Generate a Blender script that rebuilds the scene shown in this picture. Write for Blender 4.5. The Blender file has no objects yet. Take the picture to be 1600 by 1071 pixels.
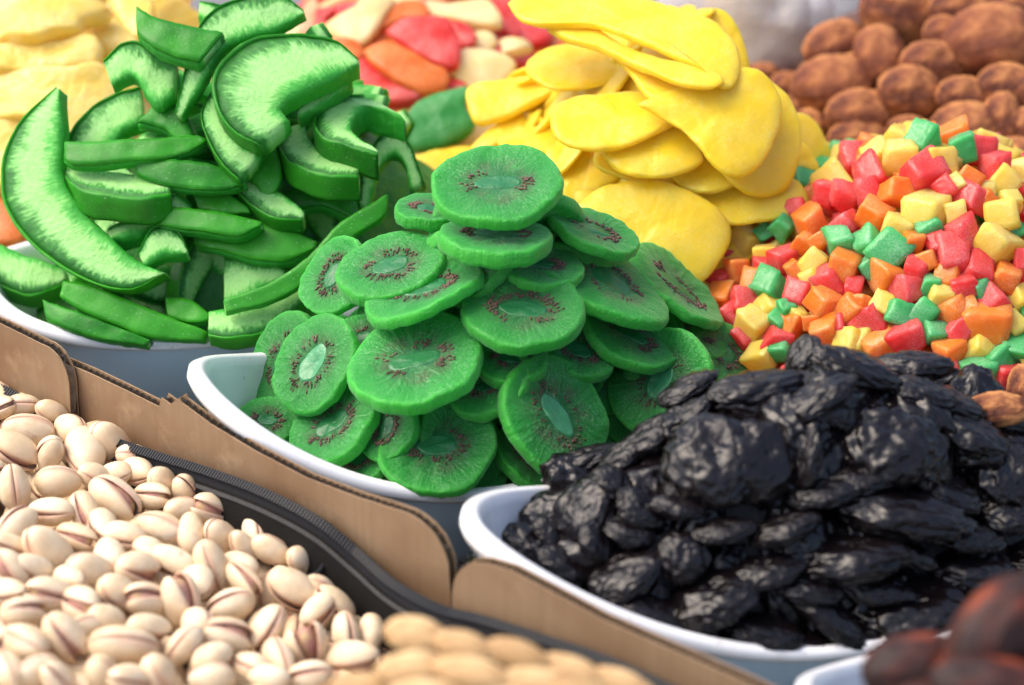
import bpy, math, random
import numpy as np
from mathutils import Vector, Matrix, noise

# ------------------------------------------------------------------ camera, sky, sun, exposure
SC = bpy.context.scene
COL = SC.collection
PITCH = math.radians(33.0); DIST = 0.95; LENS = 78.0
CAM = np.array([0, -DIST*math.cos(PITCH), DIST*math.sin(PITCH)])
RT = np.array([1.0, 0, 0]); UP = np.array([0, math.sin(PITCH), math.cos(PITCH)])
FW = np.array([0, math.cos(PITCH), -math.sin(PITCH)])
FPX = 1600*LENS/36.0
cd = bpy.data.cameras.new('camera'); cam = bpy.data.objects.new('camera', cd); COL.objects.link(cam)
cam.location = CAM.tolist(); cam.rotation_euler = (math.radians(90)-PITCH, 0, 0)
cd.lens = LENS; cd.sensor_width = 36; cd.clip_start = 0.02; cd.clip_end = 500
cd.dof.use_dof = True; cd.dof.focus_distance = 0.90; cd.dof.aperture_fstop = 6.0
SC.camera = cam
SUN_EL, SUN_AZ = math.radians(56), math.radians(-85)      # azimuth from +Y (away from the camera), clockwise
w = bpy.data.worlds.new('World'); SC.world = w; w.use_nodes = True
nt = w.node_tree; bg = nt.nodes['Background']
sky = nt.nodes.new('ShaderNodeTexSky'); sky.sky_type = 'NISHITA'; sky.sun_disc = False
sky.sun_elevation = SUN_EL; sky.sun_rotation = SUN_AZ; sky.dust_density = 6.0; sky.air_density = 1.0; sky.ozone_density = 1.0
nt.links.new(sky.outputs[0], bg.inputs[0]); bg.inputs[1].default_value = 0.15
sd = bpy.data.lights.new('sun', 'SUN'); sun = bpy.data.objects.new('sun', sd); COL.objects.link(sun)
sd.energy = 0.6; sd.angle = math.radians(60); sd.color = (1.0, 0.95, 0.88)
sdir = Vector((math.sin(SUN_AZ)*math.cos(SUN_EL), math.cos(SUN_AZ)*math.cos(SUN_EL), math.sin(SUN_EL)))
sun.rotation_euler = sdir.to_track_quat('Z', 'Y').to_euler()
SC.view_settings.view_transform = 'Standard'; SC.view_settings.look = 'None'
SC.view_settings.exposure = 1.16; SC.view_settings.gamma = 1.0
SC.cycles.use_denoising = True
SC.cycles.max_bounces = 8; SC.cycles.caustics_reflective = False; SC.cycles.caustics_refractive = False

rnd = random.Random(7)
N3 = noise.noise

# ------------------------------------------------------------------ geometry of sight lines and heaps
def unp(u, v, t):
    return CAM + t*(FW + RT*((u-800)/FPX) + UP*((535.5-v)/FPX))
def proj(P):
    d = np.asarray(P)-CAM; z = d @ FW
    return 800+FPX*(d @ RT)/z, 535.5-FPX*(d @ UP)/z, z
TT = np.linspace(0.5, 1.7, 1400)
def hit(u, v, h):
    """depth at which the sight line through a point of the photograph meets a heap (or passes closest over it)"""
    d = FW + RT*((u-800)/FPX) + UP*((535.5-v)/FPX)
    P = CAM[None] + TT[:, None]*d[None]
    g = P[:, 2]-h(P[:, 0], P[:, 1])
    k = np.nonzero(g < 0)[0]
    return TT[k[0]] if len(k) else TT[int(np.argmin(g))]
def mound(cx, cy, phi, a, b, H, z0, pw, q=2.3):
    c, s = math.cos(phi), math.sin(phi)
    def h(x, y):
        X = (x-cx)*c+(y-cy)*s; Y = -(x-cx)*s+(y-cy)*c
        r = (np.abs(X/a)**q+np.abs(Y/b)**q)**(1/q)
        return z0+H*(1-r**pw)
    h.c = (cx, cy); h.ab = (a, b); h.phi = phi; h.tab = (cx, cy, phi, a, b, H, z0, pw, q)
    return h
def camdir(x, y, z):                      # right, up, towards the viewer -> world
    v = RT*x+UP*y-FW*z
    return v/np.linalg.norm(v)
def frame(n, x):
    n = n/np.linalg.norm(n); x = x-n*(x @ n); x = x/np.linalg.norm(x); y = np.cross(n, x)
    return x, y, n
def mat4(o, x, y, n):
    return Matrix(((x[0], y[0], n[0], o[0]), (x[1], y[1], n[1], o[1]), (x[2], y[2], n[2], o[2]), (0, 0, 0, 1)))
def rot_rand(r):
    from mathutils import Quaternion
    q = Quaternion((r.gauss(0, 1), r.gauss(0, 1), r.gauss(0, 1), r.gauss(0, 1))); q.normalize()
    return q.to_matrix().to_4x4()

# ------------------------------------------------------------------ object helpers
def mesh(name, verts, faces, mat, smooth=True, attrs=None):
    me = bpy.data.meshes.new(name)
    me.from_pydata([tuple(map(float, p)) for p in verts], [], faces)
    if smooth: me.polygons.foreach_set('use_smooth', [True]*len(me.polygons))
    for k, val in (attrs or {}).items():
        a = me.attributes.new(k, 'FLOAT', 'POINT'); a.data.foreach_set('value', np.asarray(val, dtype=np.float32))
    if mat: me.materials.append(mat)
    me.update(); return me
def link(name, me, parent=None, M=None):
    o = bpy.data.objects.new(name, me); COL.objects.link(o)
    if parent is not None: o.parent = parent
    if M is not None: o.matrix_local = M
    return o
def tag(o, label=None, cat=None, group=None, kind=None):
    if label: o['label'] = label
    if cat: o['category'] = cat
    if group: o['group'] = group
    if kind: o['kind'] = kind
    return o
def thing(name, label, cat, M, group=None):
    e = bpy.data.objects.new(name, None); COL.objects.link(e); e.empty_display_size = 0.005
    e.matrix_world = M
    return tag(e, label, cat, group)
def grid_faces(nr, nc, closed=True, off=0):
    F = []
    for i in range(nr-1):
        for j in range(nc if closed else nc-1):
            k = (j+1) % nc
            F.append((off+i*nc+j, off+i*nc+k, off+(i+1)*nc+k, off+(i+1)*nc+j))
    return F

# ------------------------------------------------------------------ materials
class NT:
    def __init__(s, name, k=1.0, **kw):
        s.k = k          # metres per unit of the mesh the material sits on
        s.m = bpy.data.materials.new(name); s.m.use_nodes = True; s.t = s.m.node_tree
        s.b = s.t.nodes['Principled BSDF']
        for k, v in kw.items(): s.b.inputs[k.replace('_', ' ')].default_value = v
    def n(s, typ, **kw):
        x = s.t.nodes.new('ShaderNode'+typ)
        for k, v in kw.items():
            if hasattr(x, k) and k not in x.inputs: setattr(x, k, v)
        return x
    def l(s, a, b): s.t.links.new(a, b)
    def coord(s): return s.n('TexCoord').outputs['Object']
    def noise(s, scale, detail=4, rough=0.55, vec=None, out=0):
        x = s.n('TexNoise'); x.inputs['Scale'].default_value = scale*(s.k if vec is None else 1.0); x.inputs['Detail'].default_value = detail
        x.inputs['Roughness'].default_value = rough
        s.l(vec if vec is not None else s.coord(), x.inputs['Vector']); return x.outputs[out]
    def ramp(s, fac, stops):
        r = s.n('ValToRGB'); e = r.color_ramp.elements
        while len(e) < len(stops): e.new(0.5)
        for q, (p, c) in zip(e, stops):
            q.position = p; q.color = tuple(c)+(1,) if len(c) == 3 else c
        s.l(fac, r.inputs[0]); return r.outputs[0]
    def mix(s, fac, a, b, mode='MIX'):
        x = s.n('Mix', data_type='RGBA', blend_type=mode)
        for inp, v in ((x.inputs[0], fac), (x.inputs[6], a), (x.inputs[7], b)):
            if isinstance(v, (int, float)): inp.default_value = v
            elif isinstance(v, tuple): inp.default_value = v+(1,) if len(v) == 3 else v
            else: s.l(v, inp)
        return x.outputs[2]
    def math(s, op, a, b=None):
        x = s.n('Math', operation=op)
        for inp, v in ((x.inputs[0], a), (x.inputs[1], b)):
            if v is None: continue
            if isinstance(v, (int, float)): inp.default_value = v
            else: s.l(v, inp)
        return x.outputs[0]
    def attr(s, name):
        x = s.n('Attribute'); x.attribute_name = name; return x.outputs['Fac']
    def rand(s): return s.n('ObjectInfo').outputs['Random']
    def color(s, c): s.l(c, s.b.inputs['Base Color'])
    def bump(s, h, strength=0.3, dist=0.001):
        x = s.n('Bump'); x.inputs['Strength'].default_value = strength; x.inputs['Distance'].default_value = dist
        s.l(h, x.inputs['Height']); s.l(x.outputs[0], s.b.inputs['Normal'])
    def sss(s, wgt, rad, scale=0.004):
        s.b.inputs['Subsurface Weight'].default_value = wgt
        s.b.inputs['Subsurface Radius'].default_value = rad
        s.b.inputs['Subsurface Scale'].default_value = scale
    def glow(s, col, fac):
        # light passing through a thin candied piece
        t = s.n('BsdfTranslucent'); s.l(col, t.inputs['Color']); m = s.n('MixShader'); m.inputs[0].default_value = fac
        s.l(s.b.outputs[0], m.inputs[1]); s.l(t.outputs[0], m.inputs[2])
        out = [x for x in s.t.nodes if x.type == 'OUTPUT_MATERIAL'][0]; s.l(m.outputs[0], out.inputs['Surface'])
    def sugar(s, wgt, tint):
        # a film of fine sugar dust over the piece
        s.b.inputs['Sheen Weight'].default_value = wgt; s.b.inputs['Sheen Roughness'].default_value = 0.45
        s.b.inputs['Sheen Tint'].default_value = tint+(1,)
    def rgb(s, *c):
        x = s.n('RGB'); x.outputs[0].default_value = c+(1,); return x.outputs[0]
    def vec(s, x, y, z):
        v = s.n('CombineXYZ')
        for i, q in enumerate((x, y, z)):
            if isinstance(q, (int, float)): v.inputs[i].default_value = q
            else: s.l(q, v.inputs[i])
        return v.outputs[0]
MAT = {}
def build_materials():
    # kiwi flesh: rays from the core, sugar frost
    a = NT('kiwi_flesh', Roughness=0.42, Specular_IOR_Level=0.35); rr = a.attr('rr'); ang = a.attr('ang')
    rays = a.noise(1.0, 3, 0.6, a.vec(a.math('MULTIPLY', ang, 11.0), a.math('MULTIPLY', rr, 1.6), a.math('MULTIPLY', a.rand(), 50.0)))
    base = a.ramp(rr, [(0.0, (0.014, 0.18, 0.055)), (0.30, (0.010, 0.14, 0.036)), (0.42, (0.011, 0.16, 0.034)), (0.62, (0.013, 0.26, 0.036)), (0.88, (0.018, 0.33, 0.036)), (1.0, (0.06, 0.50, 0.050))])
    rf = a.math('MULTIPLY', a.ramp(rays, [(0.50, (0, 0, 0)), (0.68, (1, 1, 1))]), a.ramp(rr, [(0.26, (0, 0, 0)), (0.42, (0.85, 0.85, 0.85)), (0.8, (0.12, 0.12, 0.12))]))
    base = a.mix(rf, base, (0.09, 0.48, 0.10))
    tn = a.math('MULTIPLY', a.ramp(rr, [(0.28, (0, 0, 0)), (0.38, (1, 1, 1)), (0.52, (1, 1, 1)), (0.66, (0, 0, 0))]), a.ramp(a.noise(230, 3), [(0.42, (0, 0, 0)), (0.62, (0.8, 0.8, 0.8))]))
    base = a.mix(tn, base, (0.075, 0.085, 0.040))
    frost = a.ramp(a.noise(1050, 3, 0.8), [(0.50, (0, 0, 0)), (0.66, (1, 1, 1))])
    patch = a.ramp(a.noise(60, 3), [(0.34, (0.10, 0.10, 0.10)), (0.64, (0.8, 0.8, 0.8))])
    base = a.mix(a.math('MULTIPLY', frost, patch), base, (0.26, 0.60, 0.28))
    base = a.mix(a.math('MULTIPLY', a.rand(), 0.4), base, (0.012, 0.15, 0.018))
    a.color(base); a.sss(0.5, (0.3, 1.0, 0.25), 0.005); a.sugar(0.38, (0.60, 0.95, 0.62)); a.glow(a.rgb(0.06, 0.70, 0.10), 0.30)
    hb = a.math('ADD', a.math('ADD', a.noise(900, 3), a.math('MULTIPLY', a.noise(150, 4), 2.2)), a.math('MULTIPLY', rays, 1.6)); a.bump(hb, 0.6, 0.0009); MAT['kiwi'] = a.m
    a = NT('kiwi_core', Roughness=0.4); a.color(a.mix(a.noise(250, 3), (0.010, 0.12, 0.034), (0.020, 0.17, 0.052))); a.sss(0.4, (0.3, 1, 0.4), 0.003)
    a.bump(a.noise(700, 3), 0.4, 0.0008); MAT['kiwi_core'] = a.m
    a = NT('kiwi_core_pale', Roughness=0.35); a.color(a.mix(a.noise(220, 3), (0.020, 0.18, 0.06), (0.065, 0.31, 0.13))); a.sss(0.5, (0.3, 1, 0.4), 0.003); a.bump(a.noise(500, 3), 0.4, 0.0008); MAT['kiwi_core_pale'] = a.m
    a = NT('kiwi_seed', Roughness=0.5); a.color(a.mix(a.noise(400, 1), (0.065, 0.034, 0.024), (0.17, 0.090, 0.062))); MAT['seed'] = a.m
    # pomelo peel: dark rind, pale streaky flesh
    a = NT('peel_flesh', Roughness=0.55); t = a.attr('tt'); s_ = a.attr('ss')
    sv = a.vec(a.math('MULTIPLY', s_, 700.0), a.math('MULTIPLY', t, 5.0), a.math('MULTIPLY', a.rand(), 30.0))
    st = a.noise(1.0, 3, 0.6, sv); big = a.noise(90, 3)
    k = a.math('ADD', t, a.math('MULTIPLY', a.math('SUBTRACT', st, 0.5), 0.50))
    k = a.math('ADD', k, a.math('MULTIPLY', a.math('SUBTRACT', big, 0.5), 0.45))
    base = a.ramp(k, [(0.05, (0.016, 0.12, 0.016)), (0.20, (0.028, 0.23, 0.024)), (0.29, (0.20, 0.55, 0.13)), (0.40, (0.38, 0.73, 0.25)), (0.72, (0.34, 0.72, 0.21)), (0.84, (0.10, 0.52, 0.07)), (0.97, (0.030, 0.36, 0.028))])
    base = a.mix(a.ramp(a.noise(600, 3, 0.65), [(0.52, (0, 0, 0)), (0.8, (0.45, 0.45, 0.45))]), base, (0.04, 0.38, 0.05))
    a.color(base); a.sss(0.4, (0.4, 1, 0.35), 0.004); a.glow(a.rgb(0.2, 0.8, 0.12), 0.2); a.bump(a.math('ADD', a.noise(420, 5, 0.65), a.math('MULTIPLY', st, 0.4)), 0.7, 0.0012); MAT['peel_flesh'] = a.m
    a = NT('peel_rind', Roughness=0.42, Specular_IOR_Level=0.35); nz = a.noise(60, 4)
    base = a.ramp(nz, [(0.3, (0.007, 0.10, 0.008)), (0.55, (0.016, 0.21, 0.010)), (0.75, (0.04, 0.33, 0.014))])
    base = a.mix(a.ramp(a.rand(), [(0.0, (0, 0, 0)), (1.0, (0.75, 0.75, 0.75))]), base, (0.050, 0.38, 0.014))
    base = a.mix(a.ramp(a.noise(900, 2, 0.6), [(0.66, (0, 0, 0)), (0.74, (0.7, 0.7, 0.7))]), base, (0.3, 0.6, 0.3))
    a.color(base); a.sss(0.3, (0.3, 1, 0.3), 0.003); a.glow(a.rgb(0.06, 0.55, 0.04), 0.15); a.bump(a.noise(700, 3), 0.25, 0.0006); MAT['peel_rind'] = a.m
    # candied fruit slices
    def candy(name, c0, c1, rough=0.42, sg=0.30, frost=(0.95, 0.85, 0.5), rad=(1, .7, .2), bs=0.35, s=0.5, k=1.0, tr=0.18):
        a = NT(name, k, Roughness=rough)
        base = a.mix(a.noise(55, 4), c0, c1)
        base = a.mix(a.math('MULTIPLY', a.rand(), 0.35), base, c0)
        f = a.math('MULTIPLY', a.ramp(a.noise(60, 4), [(0.40, (0, 0, 0)), (0.66, (1, 1, 1))]), a.ramp(a.noise(1100, 3, 0.7), [(0.40, (0, 0, 0)), (0.62, (1, 1, 1))]))
        base = a.mix(a.math('MULTIPLY', f, sg*2), base, frost)
        a.color(base); a.sss(s, rad, 0.005 if k == 1.0 else 0.006); a.glow(base, 0.32 if k == 1.0 else 0.42); a.sugar(tr, tuple(min(1, c*1.05) for c in frost))
        a.bump(a.math('ADD', a.noise(260, 4), a.math('MULTIPLY', a.noise(60, 3), 2.0)), bs, 0.001)
        MAT[name] = a.m
    candy('mango_yellow', (0.88, 0.62, 0.012), (0.95, 0.76, 0.045), frost=(0.98, 0.90, 0.45), sg=0.16, bs=0.5, rough=0.33, s=0.8)
    candy('pineapple_pale', (0.88, 0.62, 0.085), (0.93, 0.76, 0.20), sg=0.25, frost=(0.95, 0.90, 0.70), rough=0.3, bs=0.8)
    candy('papaya_red', (0.62, 0.020, 0.016), (0.78, 0.06, 0.05), frost=(0.95, 0.4, 0.38), rad=(1, .2, .15))
    candy('papaya_orange', (0.72, 0.14, 0.014), (0.85, 0.22, 0.025), frost=(0.95, 0.55, 0.25), rad=(1, .4, .1))
    candy('papaya_cream', (0.80, 0.62, 0.26), (0.86, 0.74, 0.42), frost=(0.92, 0.85, 0.62))
    candy('papaya_peach', (0.78, 0.34, 0.16), (0.85, 0.5, 0.28), frost=(0.92, 0.75, 0.6))
    candy('papaya_green', (0.014, 0.25, 0.035), (0.03, 0.33, 0.05), frost=(0.3, 0.6, 0.35), rad=(.3, 1, .3))
    candy('cube_red', (0.78, 0.035, 0.036), (0.90, 0.15, 0.13), sg=0.24, frost=(0.95, 0.5, 0.5), rad=(1, .15, .12), bs=0.5, s=0.8, k=0.0145, rough=0.20, tr=0.22)
    candy('cube_orange', (0.84, 0.20, 0.012), (0.93, 0.38, 0.05), sg=0.24, frost=(0.98, 0.72, 0.45), rad=(1, .4, .1), bs=0.5, s=0.8, k=0.0145, rough=0.20, tr=0.22)
    candy('cube_yellow', (0.84, 0.60, 0.06), (0.93, 0.78, 0.20), sg=0.24, frost=(0.98, 0.92, 0.6), bs=0.5, s=0.8, k=0.0145, rough=0.20, tr=0.22)
    candy('cube_green', (0.035, 0.42, 0.10), (0.20, 0.70, 0.28), sg=0.24, frost=(0.55, 0.85, 0.6), rad=(.3, 1, .4), bs=0.5, s=0.8, k=0.0145, rough=0.20, tr=0.22)
    # prunes
    a = NT('prune_skin', 0.021, Roughness=0.22, Specular_IOR_Level=0.26, Coat_Weight=0.22, Coat_Roughness=0.04)
    a.color(a.mix(a.noise(70, 4), (0.0018, 0.0016, 0.0024), (0.009, 0.006, 0.006)))
    r = a.ramp(a.noise(120, 4, 0.6), [(0.46, (0.06, 0.06, 0.06)), (0.62, (0.18, 0.18, 0.18))]); a.l(r, a.b.inputs['Roughness'])
    a.bump(a.math('ADD', a.math('MULTIPLY', a.noise(150, 3), 2.2), a.math('MULTIPLY', a.noise(420, 2), 0.8)), 0.38, 0.0012); MAT['prune'] = a.m
    # sun-dried apricots, dates
    a = NT('apricot_skin', 0.022, Roughness=0.8, Specular_IOR_Level=0.25)
    base = a.ramp(a.noise(45, 4), [(0.38, (0.065, 0.022, 0.016)), (0.48, (0.20, 0.070, 0.030)), (0.60, (0.46, 0.20, 0.070))])
    base = a.mix(a.math('MULTIPLY', a.rand(), 0.45), base, (0.20, 0.062, 0.030))
    a.color(base); a.bump(a.math('ADD', a.noise(260, 4), a.math('MULTIPLY', a.noise(70, 3), 2.0)), 0.5, 0.0014); MAT['apricot'] = a.m
    a = NT('date_skin', 0.02, Roughness=0.6, Specular_IOR_Level=0.3)
    a.color(a.ramp(a.noise(38, 3), [(0.42, (0.018, 0.007, 0.006)), (0.55, (0.050, 0.012, 0.008)), (0.70, (0.26, 0.050, 0.016))]))
    a.bump(a.noise(160, 4), 0.5, 0.0015); MAT['date'] = a.m
    # pistachios, almonds
    a = NT('pistachio_shell', Roughness=0.52)
    base = a.ramp(a.noise(85, 4), [(0.25, (0.56, 0.39, 0.22)), (0.5, (0.73, 0.58, 0.39)), (0.75, (0.80, 0.70, 0.54))])
    base = a.mix(a.ramp(a.rand(), [(0.0, (0, 0, 0)), (0.7, (0.1, 0.1, 0.1)), (1.0, (0.55, 0.55, 0.55))]), base, (0.60, 0.42, 0.22))
    base = a.mix(a.ramp(a.noise(110, 5, 0.65), [(0.60, (0, 0, 0)), (0.72, (0.6, 0.6, 0.6))]), base, (0.46, 0.29, 0.16))
    lip = a.ramp(a.attr('lip'), [(0.93, (0, 0, 0)), (1.0, (0.6, 0.6, 0.6))])
    base = a.mix(lip, base, (0.52, 0.25, 0.18))
    a.color(base); a.sss(0.12, (1, .6, .4), 0.002); a.bump(a.noise(350, 4), 0.22, 0.0007); MAT['shell'] = a.m
    a = NT('pistachio_kernel', Roughness=0.6); a.color(a.ramp(a.noise(160, 4), [(0.3, (0.22, 0.075, 0.085)), (0.55, (0.40, 0.20, 0.15)), (0.72, (0.44, 0.34, 0.12))]))
    a.bump(a.noise(500, 3), 0.4, 0.0008); MAT['kernel'] = a.m
    a = NT('almond_shell', 0.018, Roughness=0.6); base = a.ramp(a.noise(50, 5), [(0.3, (0.40, 0.22, 0.085)), (0.6, (0.66, 0.44, 0.21)), (0.8, (0.74, 0.55, 0.31))])
    base = a.mix(a.ramp(a.rand(), [(0.5, (0, 0, 0)), (1, (0.7, 0.7, 0.7))]), base, (0.30, 0.17, 0.06))
    a.color(base); a.bump(a.noise(220, 5), 0.5, 0.0015); MAT['almond'] = a.m
    # trays, cardboard, bag
    a = NT('white_melamine', Roughness=0.25, Coat_Weight=0.2)
    base = a.mix(a.ramp(a.noise(28, 6, 0.7), [(0.50, (0, 0, 0)), (0.72, (0.55, 0.55, 0.55))]), (0.80, 0.81, 0.82), (0.56, 0.50, 0.42))
    base = a.mix(a.ramp(a.noise(260, 4, 0.7), [(0.62, (0, 0, 0)), (0.70, (0.5, 0.5, 0.5))]), base, (0.36, 0.28, 0.20))
    a.color(base); a.bump(a.noise(50, 3), 0.06, 0.001); MAT['tray'] = a.m
    a = NT('pale_blue_outside', Roughness=0.3); a.color(a.mix(a.noise(26, 5), (0.50, 0.67, 0.80), (0.58, 0.74, 0.85))); MAT['tray_out'] = a.m  # even pale blue on the outer wall only; rim and inside stay white
    a = NT('kraft_cardboard', Roughness=0.75)
    tc = a.n('Mapping'); tc.inputs['Scale'].default_value = (260, 5, 260); a.l(a.coord(), tc.inputs['Vector'])
    fl = a.noise(1.0, 3, 0.5, tc.outputs[0])
    base = a.mix(fl, (0.23, 0.145, 0.078), (0.32, 0.215, 0.125)); base = a.mix(a.ramp(a.noise(22, 5), [(0.42, (0, 0, 0)), (0.70, (0.75, 0.75, 0.75))]), base, (0.19, 0.10, 0.045))
    base = a.mix(a.ramp(a.noise(38, 6, 0.7), [(0.56, (0, 0, 0)), (0.72, (0.5, 0.5, 0.5))]), base, (0.42, 0.30, 0.18))
    a.color(base); a.bump(a.math('ADD', a.math('MULTIPLY', fl, 2.0), a.noise(900, 3)), 0.18, 0.0005); MAT['card'] = a.m
    a = NT('torn_board_edge', Roughness=0.9); a.color(a.mix(a.noise(300, 4), (0.07, 0.058, 0.045), (0.30, 0.24, 0.17))); a.bump(a.noise(700, 4), 0.8, 0.001); MAT['flute'] = a.m
    a = NT('black_fabric', Roughness=0.85, Specular_IOR_Level=0.2); a.color(a.mix(a.noise(80, 5), (0.003, 0.0028, 0.0026), (0.009, 0.008, 0.007))); a.bump(a.noise(1200, 2), 0.5, 0.0006); MAT['fabric'] = a.m
    a = NT('zip_tape', Roughness=0.8, Specular_IOR_Level=0.15); a.color(a.mix(a.noise(1500, 2), (0.005, 0.0055, 0.007), (0.020, 0.021, 0.024))); MAT['tape'] = a.m
    a = NT('zip_stitch', Roughness=0.8); a.color(a.mix(a.noise(600, 3), (0.010, 0.010, 0.010), (0.05, 0.048, 0.045))); MAT['stitch'] = a.m
    a = NT('zip_tooth', Roughness=0.5, Specular_IOR_Level=0.25); a.color(a.rgb(0.010, 0.012, 0.016)); MAT['tooth'] = a.m
    a = NT('tabletop', Roughness=0.6); a.color(a.mix(a.noise(9, 5), (0.10, 0.10, 0.105), (0.20, 0.20, 0.21))); MAT['table'] = a.m
    a = NT('clear_film', Roughness=0.14, Alpha=0.42); a.color(a.rgb(0.72, 0.73, 0.76)); a.bump(a.noise(60, 4), 0.5, 0.003); MAT['film'] = a.m
    a = NT('bag_grains', Roughness=0.7); a.color(a.mix(a.noise(180, 4), (0.40, 0.29, 0.17), (0.66, 0.55, 0.40))); a.bump(a.noise(260, 3), 1.0, 0.003); MAT['grain'] = a.m
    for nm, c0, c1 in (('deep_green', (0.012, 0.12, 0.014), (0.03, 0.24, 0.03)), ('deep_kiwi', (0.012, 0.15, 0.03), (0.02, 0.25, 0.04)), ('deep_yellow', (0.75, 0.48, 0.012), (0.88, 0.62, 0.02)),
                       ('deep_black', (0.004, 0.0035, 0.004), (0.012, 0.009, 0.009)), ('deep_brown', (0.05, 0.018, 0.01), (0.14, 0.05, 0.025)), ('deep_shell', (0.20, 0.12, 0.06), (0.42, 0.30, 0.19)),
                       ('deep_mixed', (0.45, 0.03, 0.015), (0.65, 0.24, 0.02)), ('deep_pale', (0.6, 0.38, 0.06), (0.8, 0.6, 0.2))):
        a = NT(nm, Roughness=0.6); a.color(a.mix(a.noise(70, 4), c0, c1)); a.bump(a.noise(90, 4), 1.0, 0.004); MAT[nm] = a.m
build_materials()

# ------------------------------------------------------------------ setting
TABLE_Z = -0.066
def box_mesh(name, x0, x1, y0, y1, z0, z1, m):
    v = [(x, y, z) for z in (z0, z1) for y in (y0, y1) for x in (x0, x1)]
    return mesh(name, v, [(0, 2, 3, 1), (4, 5, 7, 6), (0, 1, 5, 4), (2, 6, 7, 3), (0, 4, 6, 2), (1, 3, 7, 5)], m, False)
def prism(name, P, z0, z1, m):
    n = len(P); V = [(x, y, z) for z in (z0, z1) for x, y in P]
    return mesh(name, V, [tuple(range(n-1, -1, -1)), tuple(range(n, 2*n))]+[(k, (k+1) % n, n+(k+1) % n, n+k) for k in range(n)], m, False)
def cline(s, d): return (0.777*s-0.629*d, -0.629*s-0.777*d)
tag(link('market_table', prism('market_table', [cline(-0.7, 0.139), cline(0.7, 0.139), (1.1, 0.2), (0.9, 1.3), (-0.9, 1.3), (-1.0, 0.5)], TABLE_Z-0.03, TABLE_Z, MAT['table'])), kind='structure')
tag(link('ground', box_mesh('ground', -6, 6, -6, 6, -0.95, -0.9, MAT['table'])), kind='structure')

# ------------------------------------------------------------------ trays: square bowls whose corners sweep up
def tray_mesh(a, b, n, hc, ke, NT_=144):
    """oval boat-shaped dish whose two ends sweep up"""
    t = np.linspace(0, 2*math.pi, NT_, endpoint=False); c, s = np.cos(t), np.sin(t)
    k = np.abs(c)**ke*np.where(c > 0, 0.12, 1.0); rows = []; depth = 0.056
    def row(inset, zf, dz=0.0, nn=n, kf=1.0):
        r = (np.abs(c)**nn+np.abs(s)**nn)**(-1/nn)
        x, y = (a-inset*1.3)*r*c*np.where(c > 0, 0.88, 1.0), (b-inset)*r*s
        z = (hc*k*kf)*(1-zf)**1.3-depth*zf+dz
        rows.append(np.stack([x, y, z+0.0*x], -1))
    row(0.040, 1.0, -0.003, 2, 0); row(0.030, 1.0, -0.003, 2, 0); row(0.026, 0.98, 0, 2)
    row(0.018, 0.72, 0); row(0.011, 0.42, 0); row(0.0055, 0.17, 0); row(0.0036, 0.065, 0)
    row(0.0008, 0.050, 0); row(0.0, 0.02, 0.0002); row(0.0007, 0, 0.0013); row(0.0024, 0, 0.0020); row(0.0042, 0, 0.0017); row(0.0055, 0, 0.0006)
    row(0.0066, 0.04, 0); row(0.0082, 0.12, 0); row(0.014, 0.42, 0); row(0.021, 0.72, 0); row(0.030, 0.95, 0.002, 2); row(0.040, 1.0, 0.002, 2, 0)
    V = np.concatenate(rows); F = grid_faces(len(rows), NT_)
    nr = len(rows)
    V = np.concatenate([V, [[0, 0, -depth-0.003], [0, 0, -depth+0.002]]]); o = nr*NT_
    for j in range(NT_):
        F.append((o, (j+1) % NT_, j)); F.append((o+1, (nr-1)*NT_+j, (nr-1)*NT_+(j+1) % NT_))
    def part(nm, lo, hi, cap, m):
        f = F[lo*NT_:hi*NT_]+(F[(nr-1)*NT_+cap::2] if cap >= 0 else [])
        use = sorted({i for q in f for i in q}); ix = {o_: i for i, o_ in enumerate(use)}
        return mesh(nm, V[use], [tuple(ix[i] for i in q) for q in f], m)
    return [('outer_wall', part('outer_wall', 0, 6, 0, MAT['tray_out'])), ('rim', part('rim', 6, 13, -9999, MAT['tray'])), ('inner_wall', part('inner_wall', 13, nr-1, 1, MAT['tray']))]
TR = [(-0.106, 0.0717, 0.428, -0.0009, 0.136, 0.060, 2.5, 0.020, 2.22, 'white boat-shaped dish holding the green pomelo peel crescents'),
      (-0.0058, -0.0301, 0.4435, -0.0079, 0.131, 0.0649, 2.04, 0.0454, 2.41, 'white boat-shaped dish holding the sugared kiwi slices'),
      (0.1133, -0.1325, 0.371, -0.0076, 0.140, 0.060, 1.9, 0.0497, 1.86, 'white boat-shaped dish full of shiny black prunes')]
tp = unp(1266, 1122, 0.69)
TR.append((tp[0]+0.118, tp[1]+0.056, 0.44, tp[2]-0.0454, 0.131, 0.058, 2.1, 0.0454, 2.4, 'white dish tip under the dark red dates, mostly cut off'))
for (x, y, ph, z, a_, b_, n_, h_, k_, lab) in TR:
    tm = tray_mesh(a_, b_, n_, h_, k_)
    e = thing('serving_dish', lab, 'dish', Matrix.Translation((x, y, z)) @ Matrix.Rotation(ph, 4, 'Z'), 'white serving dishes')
    for nm, me in tm: link(nm, me, e)

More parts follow.
